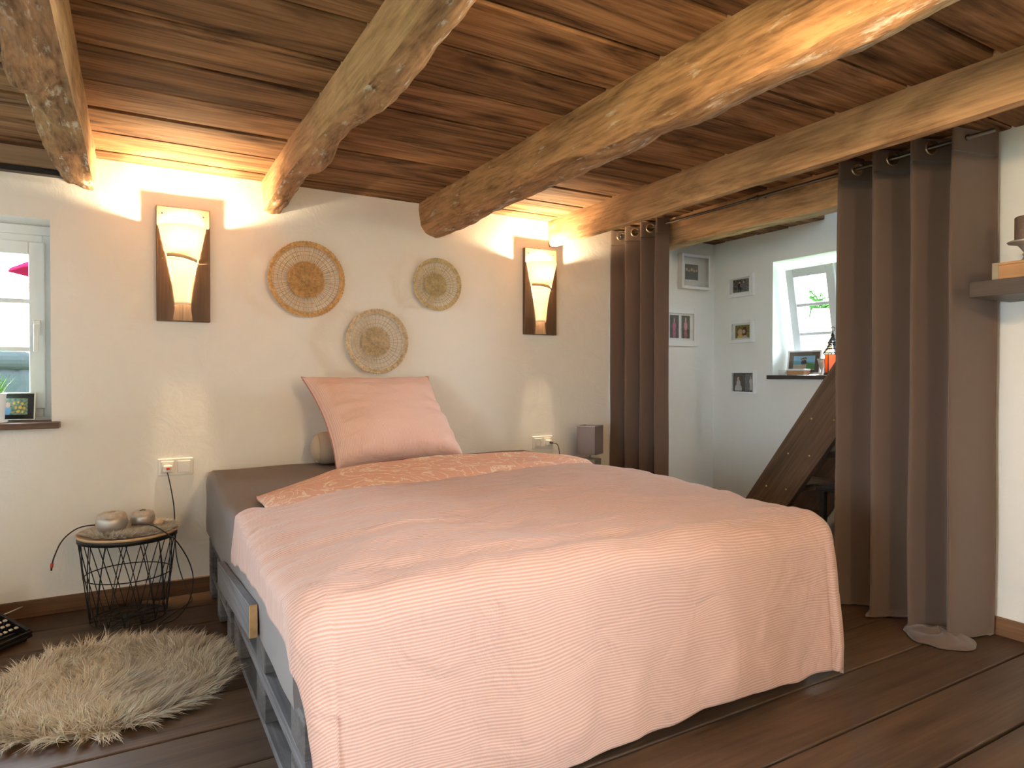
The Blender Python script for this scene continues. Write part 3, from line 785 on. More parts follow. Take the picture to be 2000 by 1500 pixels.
def fur_disc(parent, R0, n_t, per_t, length, width, z, c_lo, c_hi, seed=1, lean=.75, tuft=.012):
    r_ = np.random.default_rng(seed)
    a = r_.random(n_t) * 2 * np.pi; rr = R0 * np.sqrt(r_.random(n_t)); cx, cy = rr * np.cos(a), rr * np.sin(a)
    # direction of lie: outward plus a swirl field
    ang = np.array([math.atan2(cy[i], cx[i]) * .0 + 3.1 * nz(cx[i] * 4.0 + seed, cy[i] * 4.0, 2) + 1.0 for i in range(n_t)]) + r_.normal(scale=.45, size=n_t)
    ang = np.repeat(ang, per_t) + r_.normal(scale=.10, size=n_t * per_t)
    outw = np.repeat(np.stack([cx, cy], 1) / R0, per_t, 0)
    bx = np.repeat(cx, per_t) + r_.normal(scale=tuft, size=n_t * per_t); by = np.repeat(cy, per_t) + r_.normal(scale=tuft, size=n_t * per_t)
    k_ = np.hypot(outw[:, 0], outw[:, 1]) ** 4
    dx = np.cos(ang) * lean * (1 - k_ * .6) + outw[:, 0] * 1.0 * k_; dy = np.sin(ang) * lean * (1 - k_ * .6) + outw[:, 1] * 1.0 * k_
    tz = np.repeat(r_.uniform(.25, .75, n_t), per_t)
    dx += (np.repeat(cx, per_t) - bx) / length * .8; dy += (np.repeat(cy, per_t) - by) / length * .8
    dirs = np.stack([dx, dy, tz - .2 * k_], 1); dirs /= np.linalg.norm(dirs, axis=1)[:, None]
    base = np.stack([bx, by, np.full(n_t * per_t, z)], 1)
    t = np.repeat(r_.random(n_t), per_t)[:, None] * .7 + .3 * r_.random((n_t * per_t, 1))
    cols = np.array(c_lo) * (1 - t) + np.array(c_hi) * t
    return fur('pile', parent, base, dirs, length, width, cols, seed=seed, curl=.10)
rug = thing('rug', 'round cream sheepskin rug with long shaggy fur on the floor beside the bed', 'rug', (-.07, 2.70, 0))
MB().lathe([(.37, 0.001), (.375, .006), (.36, .014), (.05, .016)], n=48).build('hide', M['hide'], rug)
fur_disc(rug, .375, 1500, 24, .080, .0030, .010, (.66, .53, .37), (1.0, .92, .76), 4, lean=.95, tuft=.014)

# ------------------------------------------------------------------ side table
tb = thing('side_table', 'round side table with a black wire basket frame and a fur-topped tray', 'side table', (-.012, 3.42, 0))
RT, RB, HT = .193, .150, .375
n_w = 15
def wire(sgn):
    pts = [];
    for i in range(9):
        t = i / 8; r = RB + (RT - RB) * t; a = sgn * t * 2 * math.pi * 1.25 / n_w
        pts.append((r * math.cos(a), r * math.sin(a), .004 + t * HT))
    return MB().tube(pts, .0021, 6).mesh('wire', M['black'])
wa, wb = wire(1), wire(-1)
for q in range(n_w):
    part('wire', wa, tb, rot=(0, 0, 2 * math.pi * q / n_w)); part('wire', wb, tb, rot=(0, 0, 2 * math.pi * q / n_w))
MB().ring((0, 0, .004), RB, .003, 48).build('bottom_ring', M['black'], tb)
MB().ring((0, 0, .20), RB + (RT - RB) * .53, .0025, 48).build('middle_ring', M['black'], tb)
bg_ = MB()
for q in range(12):
    a = 2 * math.pi * q / 12; bg_.tube([(.02 * math.cos(a), .02 * math.sin(a), .004), (RB * math.cos(a), RB * math.sin(a), .004)], .002, 6)
for r in (.065, .115): bg_.ring((0, 0, .004), r, .002, 40, 6)
bg_.lathe([(.001, .002), (.03, .002), (.03, .006), (.001, .006)], n=20)
bg_.build('bottom_grid', M['black'], tb)
MB().lathe([(RT - .002, .362), (RT + .003, .362), (RT + .003, .384), (RT - .002, .384)], n=64, cap=False).build('rim_band', M['black'], tb, solid=.002)
MB().lathe([(.001, .380), (RT + .004, .380), (RT + .007, .386), (RT + .007, .392), (RT + .002, .392), (RT - .003, .387), (.001, .387)], n=64, cap=False).build('tray', M['tray'], tb)
fm_ = thing('fur_mat', 'small round grey-cream fur mat lying on the side table', 'fur mat', (.0, 3.43, .388))
MB().lathe([(.165, 0), (.165, .004), (.01, .005)], n=32).build('backing', M['hide'], fm_)
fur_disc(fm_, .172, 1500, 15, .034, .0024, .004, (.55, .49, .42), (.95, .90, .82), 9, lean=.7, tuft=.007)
def votive(label, loc, r, h, hole):
    t_ = thing('tealight_holder', label, 'candle holder', loc, group='silver tealight holders on the side table')
    prof = [(r * .55, 0), (r * .86, h * .12), (r, h * .38), (r * .99, h * .60), (r * .93, h * .78)]
    MB().lathe(prof, n=40).build('bowl', M['silver'], t_)
    MB().lathe([(r * .93, h * .78), (r * .84, h * .92), (r * .6, h * .99), (r * .25, h * 1.0), (r * .22, h * .97), (r * .001, h * .97)], n=40, cap=False).build('lid', M['silver_lid'], t_)
    MB().tube([(-r * .25, 0, h * 1.0), (r * .0, r * .1, h * 1.03), (r * .22, 0, h * 1.0)], .003, 6).build('lid_stem' if hole else 'lid_slot', M['silver_lid'] if hole else M['steel'], t_)
votive('larger round silver tealight holder, left of the two on the side table', (-.075, 3.385, .400), .062, .086, True)
votive('smaller round silver tealight holder, right of the two on the side table', (.045, 3.445, .400), .050, .070, False)
sh = MB().lathe([(.001, 0), (.018, .002), (.022, .010), (.015, .020), (.004, .026)], n=14)
tag(sh.build('seashell', plain('cream_shell', (.72, .56, .38), .5, bump=.4, bscale=80), loc=(.105, 3.42, .404)), 'small cream seashell beside the smaller tealight holder', 'seashell')
# cables
def smooth_path(pts, n_=10):
    P = [Vector(p) for p in pts]; out = []
    for i in range(len(P) - 1):
        p0, p1, p2, p3 = P[max(i - 1, 0)], P[i], P[i + 1], P[min(i + 2, len(P) - 1)]
        for k_ in range(n_):
            t = k_ / n_
            out.append(.5 * ((2 * p1) + (p2 - p0) * t + (2 * p0 - 5 * p1 + 4 * p2 - p3) * t * t + (3 * p1 - p0 - 3 * p2 + p3) * t ** 3))
    return out + [P[-1]]
cb_ = thing('charging_cable', 'black cable running from the left socket behind and over the side table', 'cable')
path = [(.150, 3.612, .628), (.165, 3.60, .55), (.18, 3.625, .45), (.185, 3.63, .36), (.19, 3.60, .20), (.225, 3.56, .06), (.25, 3.51, .008), (.21, 3.43, .006),
        (.15, 3.33, .005), (.10, 3.235, .006), (.165, 3.26, .008), (.222, 3.33, .05), (.245, 3.36, .14), (.22, 3.25, .26), (.172, 3.21, .36), (.135, 3.21, .400), (.09, 3.27, .425), (.05, 3.33, .428), (.0, 3.36, .425)]
MB().tube(smooth_path(path), .0026, 6).build('cord', M['cable'], cb_)
path = [(-.10, 3.50, .412), (-.18, 3.47, .418), (-.225, 3.44, .405), (-.262, 3.41, .37), (-.285, 3.39, .315), (-.292, 3.385, .285)]
c2 = thing('usb_lead', 'short black lead with a red tip dangling off the left of the side table', 'cable')
MB().tube(smooth_path(path), .0028, 6).build('cord', M['cable'], c2)
MB().tube([(-.292, 3.385, .290), (-.294, 3.384, .272)], .0055, 8).build('plug', M['red'], c2)
MB().tube([(-.294, 3.384, .272), (-.295, 3.383, .260)], .0035, 8).build('plug_tip', M['cable'], c2)

# ------------------------------------------------------------------ sockets
def socket_frame(label, x0, z0, covers):
    t_ = thing('wall_socket', label, 'wall socket', (x0, D, z0))
    MB().box((0, -.009, 0), (.156, 0, .084)).build('plate', M['socket'], t_, bevel=.004)
    for i, kind in enumerate(covers):
        cx = .042 + i * .072
        MB().box((cx - .029, -.013, .013), (cx + .029, -.008, .071)).build('cover', M['socket'], t_, bevel=.003)
        if kind == 's':
            Ty = Matrix.Translation((cx, -.013, .042)) @ Matrix.Rotation(R(90), 4, 'X')
            MB().lathe([(.022, 0), (.022, .0012), (.020, .0012), (.019, -.004), (.001, -.004)], n=28, T=Ty, cap=False).build('socket_ring', M['socket_d'], t_)
            MB().box((cx - .0105, -.0125, .040), (cx - .0065, -.0085, .044)).box((cx + .0065, -.0125, .040), (cx + .0105, -.0085, .044)).build('contact_hole', M['black'], t_)
    return t_
s1 = socket_frame('white double wall socket with a charger, between the side table and the bed', .113, .594, 'sb')
s2 = socket_frame('white double wall socket by the far side of the bed, black plug in it', 2.262, .606, 'ss')
ch = thing('usb_charger', 'white square charger plugged into the left wall socket', 'charger', (.155, D - .013, .632))
MB().box((-.020, -.034, -.018), (.020, 0, .016)).build('body', M['socket'], ch, bevel=.006)
MB().box((-.007, -.042, -.004), (.007, -.033, .006)).build('usb_plug', M['red'], ch, bevel=.001)
cp = thing('phone_charger', 'white charger with a black plug in the right-hand wall socket', 'charger', (2.376, D - .013, .648))
MB().box((-.019, -.03, -.019), (.017, 0, .017)).build('body', M['socket'], cp, bevel=.005)
MB().box((-.006, -.058, -.005), (.006, -.03, .005)).build('plug', M['cable'], cp, bevel=.002)
MB().tube(smooth_path([(0, -.058, 0), (.03, -.07, -.012), (.045, -.07, -.07), (.04, -.06, -.14), (.04, -.05, -.30), (.05, -.05, -.63)]), .0024, 6).build('cord', M['cable'], cp)

# ------------------------------------------------------------------ wall lamps
def sconce(label, x0, x1):
    t_ = thing('wall_lamp', label, 'wall lamp', (0, D, 0), group='torch-shaped wall lamps')
    MB().box((x0, -.034, 1.352), (x1, -.004, 1.908)).build('backboard', M['board'], t_, bevel=.003)
    for sx in (.04, .77):
        MB().lathe([(.0, 0), (.004, 0), (.004, .002), (0, .002)], n=12, T=Matrix.Translation((x0 + sx * (x1 - x0) + .02, -.035, 1.868)) @ Matrix.Rotation(R(90), 4, 'X')).build('screw', M['silver'], t_)
    cx = (x0 + x1) / 2 - .005; yb = -.036
    def half(r0f, za, zb, tilt_a, tilt_b, n_=28, m_=14, th=1):
        def fn(u, v):
            a = math.pi + math.pi * u                  # front half circle
            # slanted cut
            zlo = za + tilt_a * math.cos(a); zhi = zb + tilt_b * math.cos(a)
            z = zlo + (zhi - zlo) * v; r = r0f(z)
            return (cx + r * math.cos(a), yb + r * .98 * math.sin(a), z)
        return MB().grid(fn, n_, m_)
    cup = lambda z: lerp_table([(1.62, .066), (1.66, .070), (1.74, .088), (1.83, .108)], z)
    low = lambda z: lerp_table([(1.42, .033), (1.46, .036), (1.54, .044), (1.60, .054), (1.67, .068)], z)
    half(cup, 1.668, 1.812, -.012, 0).build('upper_glass', M['cup'], t_, solid=.003)
    half(low, 1.432, 1.648, 0, -.012).build('lower_glass', M['cup'], t_, solid=.003)
    def bandf(u, v):
        a = math.pi + math.pi * u; z = 1.650 + .018 * v - .012 * math.cos(a); r = cup(z) - .004
        return (cx + r * math.cos(a), yb + r * math.sin(a), z)
    MB().grid(bandf, 24, 2).build('band', plain('lamp_band', (.62, .42, .2), .5), t_, solid=.002)
    MB().lathe([(.001, 0), (.020, .012), (.026, .035), (.020, .06), (.012, .075), (.001, .078)], (cx, yb - .045, 1.70), 20).build('bulb', M['bulb'], t_)
    MB().lathe([(.001, 0), (.014, 0), (.014, .05), (.001, .05)], (cx, yb - .045, 1.652), 16).build('bulb_holder', M['white'], t_)
    ld = bpy.data.lights.new('bulb_light', 'POINT'); ld.energy = SCONCE_W; ld.color = LAMP_COL; ld.shadow_soft_size = .012
    lo_ = bpy.data.objects.new('bulb_light', ld); COL.objects.link(lo_); lo_.parent = t_; lo_.location = (cx, yb - .045, 1.785)
    ld = bpy.data.lights.new('bulb_light', 'POINT'); ld.energy = SCONCE_W * 1.35; ld.color = LAMP_COL; ld.shadow_soft_size = .012
    lo_ = bpy.data.objects.new('bulb_light', ld); COL.objects.link(lo_); lo_.parent = t_; lo_.location = (cx, yb - .02, 1.625)
    return t_
sconce('lit torch-shaped wall lamp on a dark board, between the left window and the baskets', .111, .348)
sconce('lit torch-shaped wall lamp on a dark board, between the baskets and the left curtain', 2.188, 2.432)

def fill_wall_lamp(label, loc, rz, watt):  # unseen wall lamps added behind the camera for warm fill light
    t_ = thing('wall_lamp', label, 'wall lamp', loc, rz)
    MB().box((-.11, -.03, -.2), (.11, -.003, .2)).build('backboard', M['board'], t_, bevel=.003)
    MB().lathe([(.045, -.06), (.075, 0), (.10, .09)], (0, -.13, 0), 32, cap=False).build('glass_shade', M['cup'], t_, solid=.003)
    MB().tube([(0, -.03, -.05), (0, -.13, -.07)], .008, 8).build('arm', M['steel'], t_)
    ld = bpy.data.lights.new('bulb_light', 'POINT'); ld.energy = watt; ld.color = WARM; ld.shadow_soft_size = .04
    lo_ = bpy.data.objects.new('bulb_light', ld); COL.objects.link(lo_); lo_.parent = t_; lo_.location = (0, -.13, .05)
fill_wall_lamp('added bowl-shaped fill lamp on the wall behind the camera, near its left end', (-.6, YB, 1.62), R(180), 45)
fill_wall_lamp('added bowl-shaped fill lamp on the wall behind the camera, near its right end', (2.3, YB, 1.62), R(180), 60)

def pendant(label, x, y, watt):  # pendants added out of view to fill the room with warm light
  pd = thing('fill_pendant_lamp', label, 'pendant lamp', (x, y, 0))
  MB().tube([(0, 0, 1.98), (0, 0, 2.10)], .004, 8).build('cord', M['cable'], pd)
  MB().lathe([(.125, 1.90), (.12, 1.92), (.08, 1.96), (.03, 1.985), (.001, 1.987)], n=40, cap=False).build('lamp_shade', M['white'], pd, solid=.002)
  MB().lathe([(.001, 1.905), (.025, 1.915), (.032, 1.94), (.018, 1.97), (.001, 1.98)], n=20).build('bulb', M['cup'], pd)
  ld = bpy.data.lights.new('bulb_light', 'POINT'); ld.energy = watt; ld.color = WARM; ld.shadow_soft_size = .05
  lo_ = bpy.data.objects.new('bulb_light', ld); COL.objects.link(lo_); lo_.parent = pd; lo_.location = (0, 0, 1.875)
pendant('added shallow cream pendant fill lamp hanging just above the picture', 1.13, .85, FILL_PENDANT_W * .6)
pendant('added shallow cream pendant fill lamp hanging behind the camera', 1.13, -1.6, FILL_PENDANT_W * 1.3)

# ------------------------------------------------------------------ woven wall baskets
def basket(label, cx, cz, R0, mat, core_r, rings, depth, tiltx, n_sp, seed=0, loops=False):
    t_ = thing('wall_basket', label, 'woven basket', (cx, D - .006, cz), group='woven baskets on the wall')
    t_.rotation_euler = (R(tiltx), 0, 0)
    def yy(r): return -(depth * (r / R0) ** 2) - .012          # shallow bowl opening to the room
    sp = MB(); rr_ = random.Random(seed)
    for q in range(n_sp):
        a = 2 * math.pi * q / n_sp; tw = .10 * math.sin(q * 2.3) if not loops else .06 * (1 if q % 2 else -1)
        pts = []
        for i in range(7):
            t = i / 6; r = core_r * .85 + (R0 - core_r * .85) * t; aa = a + (tw if loops else tw * .35) * math.sin(math.pi * t)
            pts.append((r * math.cos(aa), yy(r), r * math.sin(aa)))
        sp.tube(pts, .0011, 5)
    sp.build('spokes', mat, t_)['kind'] = 'stuff'
    for fr_ in rings:
        r = fr_ * R0; MB().ring((0, yy(r) - .001, 0), r, .0018, 72, 6, 'Y').build('hoop', mat, t_)
    rim = MB()                                                # three coils wound with lashing
    for k_, r in enumerate((R0, R0 - .0075, R0 - .015)):
        nseg = 220; pts = []; rad = []
        for i in range(nseg):
            a = 2 * math.pi * i / nseg; pts.append((r * math.cos(a), yy(r) - .003 * (1 - k_ * .2), r * math.sin(a))); rad.append(.0043 + .0013 * (1 if (i + k_) % 3 else -1))
        rim.tube(pts, rad, 7, closed=True)
    rim.build('rim', mat, t_)
    core = MB()                                               # tightly woven centre: spiral coil with radial ribs
    turns = max(4, int(core_r / .0062)); N = turns * 40; pts = []; rad = []
    for i in range(N):
        t = i / N; a = 2 * math.pi * turns * t; r = .004 + (core_r - .004) * t
        pts.append((r * math.cos(a), yy(r) - .002 - .0018 * math.cos(a * 11 + i // 40 * math.pi), r * math.sin(a))); rad.append(.0033 + .0008 * math.sin(i * 2.1))
    core.tube(pts, rad, 6)
    for q in range(28):
        a = 2 * math.pi * q / 28; core.tube([(.004 * math.cos(a), yy(0) - .007, .004 * math.sin(a)), (core_r * .5 * math.cos(a + .05), yy(core_r * .5) - .008, core_r * .5 * math.sin(a + .05)), (core_r * math.cos(a), yy(core_r) - .007, core_r * math.sin(a))], .0024, 5)
    core.build('woven_centre', mat, t_)
    return t_
basket('largest golden woven basket on the wall, nearest the left wall lamp', .822, 1.602, .198, M['straw1'], .098, (.66, .76, .88), .022, 0, 110, 1)
basket('smallest greenish woven basket on the wall, nearest the log beam', 1.575, 1.626, .150, M['straw2'], .070, (.62, .72), .03, 0, 96, 2)
basket('medium pale woven basket on the wall, lowest of the three above the pillow', 1.205, 1.279, .178, M['straw3'], .085, (.58, .70, .84), .038, 0, 84, 3, loops=True)

# ------------------------------------------------------------------ curtains and rod
RX, RZ = 2.945, 2.05
rod = thing('curtain_rod', 'thin dark metal curtain rod under the ceiling across the alcove opening', 'curtain rod', (0, 0, 0))
MB().tube([(RX, 1.30, RZ), (RX, 2.5, RZ)], .0085, 12).build('pole', M['steel'], rod)
MB().tube([(RX, 2.49, RZ), (RX, 3.60, RZ)], .0070, 12).build('inner_pole', M['steel'], rod)
for y_ in (1.40, 2.44, 3.58):
    MB().tube([(RX, y_, RZ), (RX + .03, y_, RZ + .012), (3.022, y_, RZ + .012)], .0045, 8).tube([(RX, y_ - .007, RZ), (RX, y_ + .007, RZ)], .013, 12).build('bracket', M['steel'], rod)
def curtain(label, y_far, y_near, n_wave, amp, zt, zb, bottom_fn=None, phase=0, prof=None, eyes=True, flat_end=0):
    t_ = thing('curtain', label, 'curtain', (0, 0, 0), group='taupe eyelet curtains')
    L = y_far - y_near
    def xy(u, z):
        h = (zt - z) / (zt - zb)
        ph = 2 * math.pi * n_wave * u + phase + (.35 * math.sin(2 * math.pi * u * 1.5 + phase) * min(1, h * 4))
        sh = math.sin(ph + .25 * math.sin(ph)) 
        a = amp * (1 + .25 * h * nz(u * 5, 2) + .12 * nz(u * 9, z * 1.5, 6))
        y = y_far - L * (u + .018 / n_wave * 2 * math.cos(ph) * 1.0) + .02 * h * nz(u * 3, z * 1.3, 3) 
        x = RX - a * sh + .010 * h * nz(u * 4, z * 2, 9)
        if flat_end and u > 1 - flat_end:
            k_ = sstep(1 - flat_end, 1, u); x = x * (1 - k_) + (RX + .155) * k_ 
        return x, y
    Wr = .026; holes = []
    if eyes:
        for q in range(int(n_wave * 2)):
            u = (q * math.pi - phase) / (2 * math.pi * n_wave)
            if .01 < u < .99: holes.append(u)
    def fn(u, v):
        z = zt - (zt - zb) * v
        x, y = xy(u, z)
        if bottom_fn: x, y, z = bottom_fn(x, y, z, u)
        return (x, y, z)
    # arc length scale for the eyelet holes
    def arc(u): 
        x1, y1 = xy(u - .002, RZ); x2, y2 = xy(u + .002, RZ); return math.hypot(x2 - x1, y2 - y1) / .004
    harc = [(u, arc(u)) for u in holes]
    def skip(u, v):
        z = zt - (zt - zb) * v
        if z < RZ - .05: return False
        for hu, s_ in harc:
            if ((u - hu) * s_) ** 2 + (z - RZ) ** 2 < .0215 ** 2: return True
        return False
    # two panels: a fine-gridded heading with eyelet holes and the long cloth below
    vz = (zt - (RZ - .055)) / (zt - zb)
    m_ = MB(); nu = int(56 * n_wave)
    m_.grid(lambda u, v: fn(u, v * vz), nu, 26, skip=lambda u, v: skip(u, v * vz))
    off = len(m_.v); m_.grid(lambda u, v: fn(u, vz + v * (1 - vz)), nu, 110)
    m_.build('cloth', M['curtain'], t_, solid=.0022)
    for hu, s_ in harc:
        x, y = xy(hu, RZ); x1, y1 = xy(hu - .003, RZ); x2, y2 = xy(hu + .003, RZ)
        tx, ty = x2 - x1, y2 - y1; tn = math.hypot(tx, ty); tx /= tn; ty /= tn
        T = Matrix(((tx, -ty, 0, x), (ty, tx, 0, y), (0, 0, 1, RZ), (0, 0, 0, 1)))
        MB().ring((0, 0, 0), .0262, .0052, 32, 8, 'Y', T=T).build('eyelet', M['brass'], t_)
    return t_
def puddle(x, y, z, u):
    # the last centimetres spread on the boards
    if z < .03:
        k_ = (.03 - z); x -= k_ * .55; z = .006 + .012 * (1 + nz(u * 30, k_ * 20)) * .5
    return x, y, z
curtain('short bunched taupe curtain at the left end of the alcove opening', 3.645, 3.12, 3.5, .055, 2.088, .02, phase=.4)
rc = curtain('wide taupe curtain at the right end of the alcove opening, beside the shelf', 1.93, 1.352, 3.5, .075, 2.088, -.03, bottom_fn=puddle, phase=.6, flat_end=.13)
def heap(u, v):
    a = 2 * math.pi * u; r = (.02 + v) 
    x = 2.93 - .055 + .11 * r * math.cos(a) * (1 + .3 * nz(math.cos(a) * 2, math.sin(a) * 2)); y = 1.46 + .13 * r * math.sin(a) * (1 + .25 * nz(math.sin(a) * 2, 4))
    h = .032 * (1 - v) ** .7 * (.7 + .6 * abs(math.sin(a * 1.5 + v * 4))) + .010
    return (x, y, max(.004, h * (1 if v < .98 else .3)))
MB().grid(heap, 60, 16).build('puddled_hem', M['curtain'], rc, solid=.002)

# ------------------------------------------------------------------ picture frames
def print_mesh(m_name, w_, h_, fn, T, parent, nx=44, ny=34):
    vs = []; fs = []; cols = []
    for j in range(ny + 1):
        for i in range(nx + 1): vs.append(T @ Vector((w_ * (i / nx - .5), 0, h_ * (.5 - j / ny))))
    me_f = []
    for j in range(ny):
        for i in range(nx):
            a = j * (nx + 1) + i; me_f.append((a, a + nx + 1, a + nx + 2, a + 1)); cols.append(fn((i + .5) / nx, (j + .5) / ny))
    me = bpy.data.meshes.new(m_name); me.from_pydata([tuple(v) for v in vs], [], me_f)
    ca = me.color_attributes.new('Col', 'FLOAT_COLOR', 'CORNER')
    arr = np.ones((len(me_f) * 4, 4), dtype=np.float32); arr[:, :3] = np.repeat(np.array(cols), 4, 0); ca.data.foreach_set('color', arr.ravel())
    me.materials.append(M['print']); o = bpy.data.objects.new(m_name, me); COL.objects.link(o); o.parent = parent
    return o
def scene_fn(bgf, blobs):
    def f(u, v):
        c = bgf(u, v)
        for (cx, cy, rx, ry, col) in blobs:
            if ((u - cx) / rx) ** 2 + ((v - cy) / ry) ** 2 < 1: c = col
        return c
    return f
def noisy(c1, c2, s_=9):
    def f(u, v):
        t = .5 + .9 * nz(u * s_, v * s_, s_); t = min(1, max(0, t)); return tuple(a + (b_ - a) * t for a, b_ in zip(c1, c2))
    return f
SK = (.62, .40, .30)
def person(cx, top, hgt, w_, body, hair, leg=None):
    hr = hgt * .13
    b_ = [(cx, top + hr * .9, hr * .62 + .008, hr * 1.05, hair), (cx, top + hr * 1.15, hr * .45, hr * .7, SK), (cx, top + hgt * .42, w_, hgt * .22, body)]
    b_ += [(cx - w_ * .4, top + hgt * .78, w_ * .35, hgt * .25, leg or body), (cx + w_ * .4, top + hgt * .78, w_ * .35, hgt * .25, leg or body)]
    return b_
def picture_frame(label, T, w_, h_, fw, depth, mats, prints, mat_margin=True, cat='picture frame', group='white picture frames in the alcove', back_at=.2):
    """T maps local (x right, y into the wall, z up) to the world, origin at the frame's centre on the wall"""
    t_ = thing('picture_frame', label, cat); t_.matrix_world = T
    rect_frame(MB(), -w_ / 2, w_ / 2, -h_ / 2, h_ / 2, fw, -depth, 0).build('frame', mats[0], t_, bevel=.002)
    yb = -depth * back_at - .002
    MB().box((-w_ / 2 + fw * .8, yb, -h_ / 2 + fw * .8), (w_ / 2 - fw * .8, -.0005, h_ / 2 - fw * .8)).build('mount', mats[1], t_)
    for (px, pz, pw, ph_, fn) in prints:
        print_mesh('photo', pw, ph_, fn, Matrix.Translation((px, yb - .0015, pz)), t_)
    MB().box((-w_ / 2 + fw * .9, -depth + .004, -h_ / 2 + fw * .9), (w_ / 2 - fw * .9, -depth + .0055, h_ / 2 - fw * .9)).build('pane', M['glass'], t_)
    return t_
T_back = lambda x, z: Matrix.Translation((x, D - .001, z))
T_alc = lambda y, z: Matrix(((0, 1, 0, XA - .001), (-1, 0, 0, y), (0, 0, 1, z), (0, 0, 0, 1)))
dk = noisy((.02, .02, .02), (.10, .08, .06))
picture_frame('deep white box frame with a small group photo, topmost left of the alcove corner', T_back(3.69, 1.868), .30, .262, .022, .045, (M['white'], M['white']),
              [(-.02, 0, .135, .115, scene_fn(noisy((.03, .04, .02), (.14, .15, .10)), sum([person(.12 + .19 * q, .25 + .05 * (q % 2), .9, .10, (.03, .03, .04), ((.4, .28, .12), (.05, .03, .02), (.55, .42, .2))[q % 3]) for q in range(5)], [])))])
picture_frame('wide white frame with two portraits beside the left curtain in the alcove', T_back(3.555, 1.452), .36, .29, .045, .02, (M['white'], M['white']),
              [(-.055, 0, .09, .17, scene_fn(dk, person(.5, .1, .9, .2, (.5, .1, .2), (.3, .2, .1)))), (.06, 0, .085, .17, scene_fn(dk, person(.5, .08, .9, .2, (.65, .2, .28), (.6, .42, .2), (.5, .12, .18))))])
picture_frame('white frame with a couple in dark clothes, topmost of three by the alcove window', T_alc(3.38, 1.752), .235, .165, .026, .025, (M['white'], M['white']),
              [(0, 0, .145, .095, scene_fn(noisy((.05, .05, .04), (.22, .20, .17)), person(.42, .12, 1.0, .12, (.03, .03, .03), (.05, .03, .02)) + person(.68, .10, 1.0, .13, (.18, .18, .19), (.12, .08, .05)) + [(.5, .5, .03, .12, (.6, .5, .45))]))])
picture_frame('white frame with two people hugging, middle of the three left of the alcove window', T_alc(3.365, 1.412), .22, .165, .024, .028, (M['white'], M['white']),
              [(0, 0, .13, .095, scene_fn(noisy((.16, .13, .03), (.30, .27, .08)), [(.35, .55, .17, .25, (.55, .42, .22)), (.36, .58, .11, .17, SK), (.35, .95, .2, .2, (.7, .5, .12)), (.66, .5, .16, .36, (.12, .06, .03)), (.62, .5, .09, .15, SK), (.68, 1.0, .2, .2, (.55, .42, .35))]))])
picture_frame('white frame with a split photo of two women, lowest of three by the alcove window', T_alc(3.35, 1.038), .22, .165, .014, .03, (M['white'], M['grey']),
              [(-.04, 0, .095, .125, scene_fn(noisy((.05, .04, .04), (.10, .09, .08)), [(.4, .9, .35, .3, (.5, .48, .45)), (.42, .55, .2, .2, (.5, .48, .45)), (.4, .28, .10, .12, (.6, .42, .2)), (.4, .3, .06, .09, SK)])),
               (.055, 0, .09, .125, scene_fn(noisy((.10, .11, .12), (.20, .21, .22)), person(.6, .1, .85, .14, (.6, .57, .5), (.3, .22, .12), (.65, .62, .55))))])
# photo frame leaning on the alcove sill
Tp = Matrix.Translation((4.055, 2.955, 1.0905)) @ Matrix.Rotation(R(-88), 4, 'Z') @ Matrix.Rotation(R(-8), 4, 'X') @ Matrix.Translation((0, 0, .088))
picture_frame('grey-brown wide photo frame with a beach couple, standing on the alcove window sill', Tp, .26, .17, .012, .016, (M['white'], wood('grey_wood_mount', (.10, .07, .05), (.20, .15, .11), 'X', knots=0, vary=0)),
              [(0, -.004, .165, .10, scene_fn(lambda u, v: (.30, .55, .72) if v < .35 + .1 * u else ((.12, .30, .10) if u > .62 and v > .45 + .4 * (u - .62) and v < .95 else ((.16, .42, .50) if v < .62 else (.55, .48, .36))),
                person(.44, .15, .8, .07, (.06, .06, .10), (.1, .06, .04), SK) + person(.54, .12, .85, .07, (.05, .05, .06), (.08, .05, .03), SK)))],
              group=None, back_at=.5)
# small things on the alcove sill
ZS = 1.0905
bxw = thing('trinket_box', 'small pale wooden box in front of the beach photo on the alcove sill', 'box', (3.965, 2.925, ZS))
MB().box((-.035, -.06, 0), (.035, .075, .030)).build('body', M['boxwood'], bxw, bevel=.002)
MB().box((-.037, -.062, .030), (.037, .077, .042)).build('lid', M['white'], bxw, bevel=.003)
gj = thing('glass_votive', 'tiny clear glass votive at the left end of the alcove sill', 'candle holder', (3.96, 3.055, ZS))
MB().lathe([(.018, 0), (.024, .004), (.026, .035), (.023, .035), (.021, .006), (.001, .006)], n=20, cap=False).build('glass', plain('white_frost', (.75, .78, .76), .2), gj)
MB().lathe([(.001, .006), (.019, .006), (.019, .020), (.001, .021)], n=20).build('wax', M['white'], gj)
gb = thing('silver_goblet', 'small silver goblet between the beach photo and the lantern', 'goblet', (4.03, 2.80, ZS))
MB().lathe([(.024, 0), (.020, .006), (.006, .018), (.006, .035), (.016, .055), (.022, .085), (.030, .110), (.027, .110), (.018, .085), (.001, .062)], n=24, cap=False).build('cup', M['silver'], gb)
lt = thing('lantern', 'ornate black metal lantern with amber glass on the alcove sill', 'lantern', (4.0, 2.700, ZS))
MB().lathe([(.055, 0), (.055, .012), (.048, .016)], n=6).build('base', M['black'], lt)
for q in range(6):
    a = 2 * math.pi * (q + .5) / 6; T = Matrix.Rotation(a, 4, 'Z')
    MB().box((.040, -.023, .016), (.042, .023, .135), T=T).build('glass_panel', M['amber'], lt)
    a = 2 * math.pi * q / 6; MB().tube([(.047 * math.cos(a), .047 * math.sin(a), .012), (.047 * math.cos(a), .047 * math.sin(a), .14)], .003, 6).build('post', M['black'], lt)
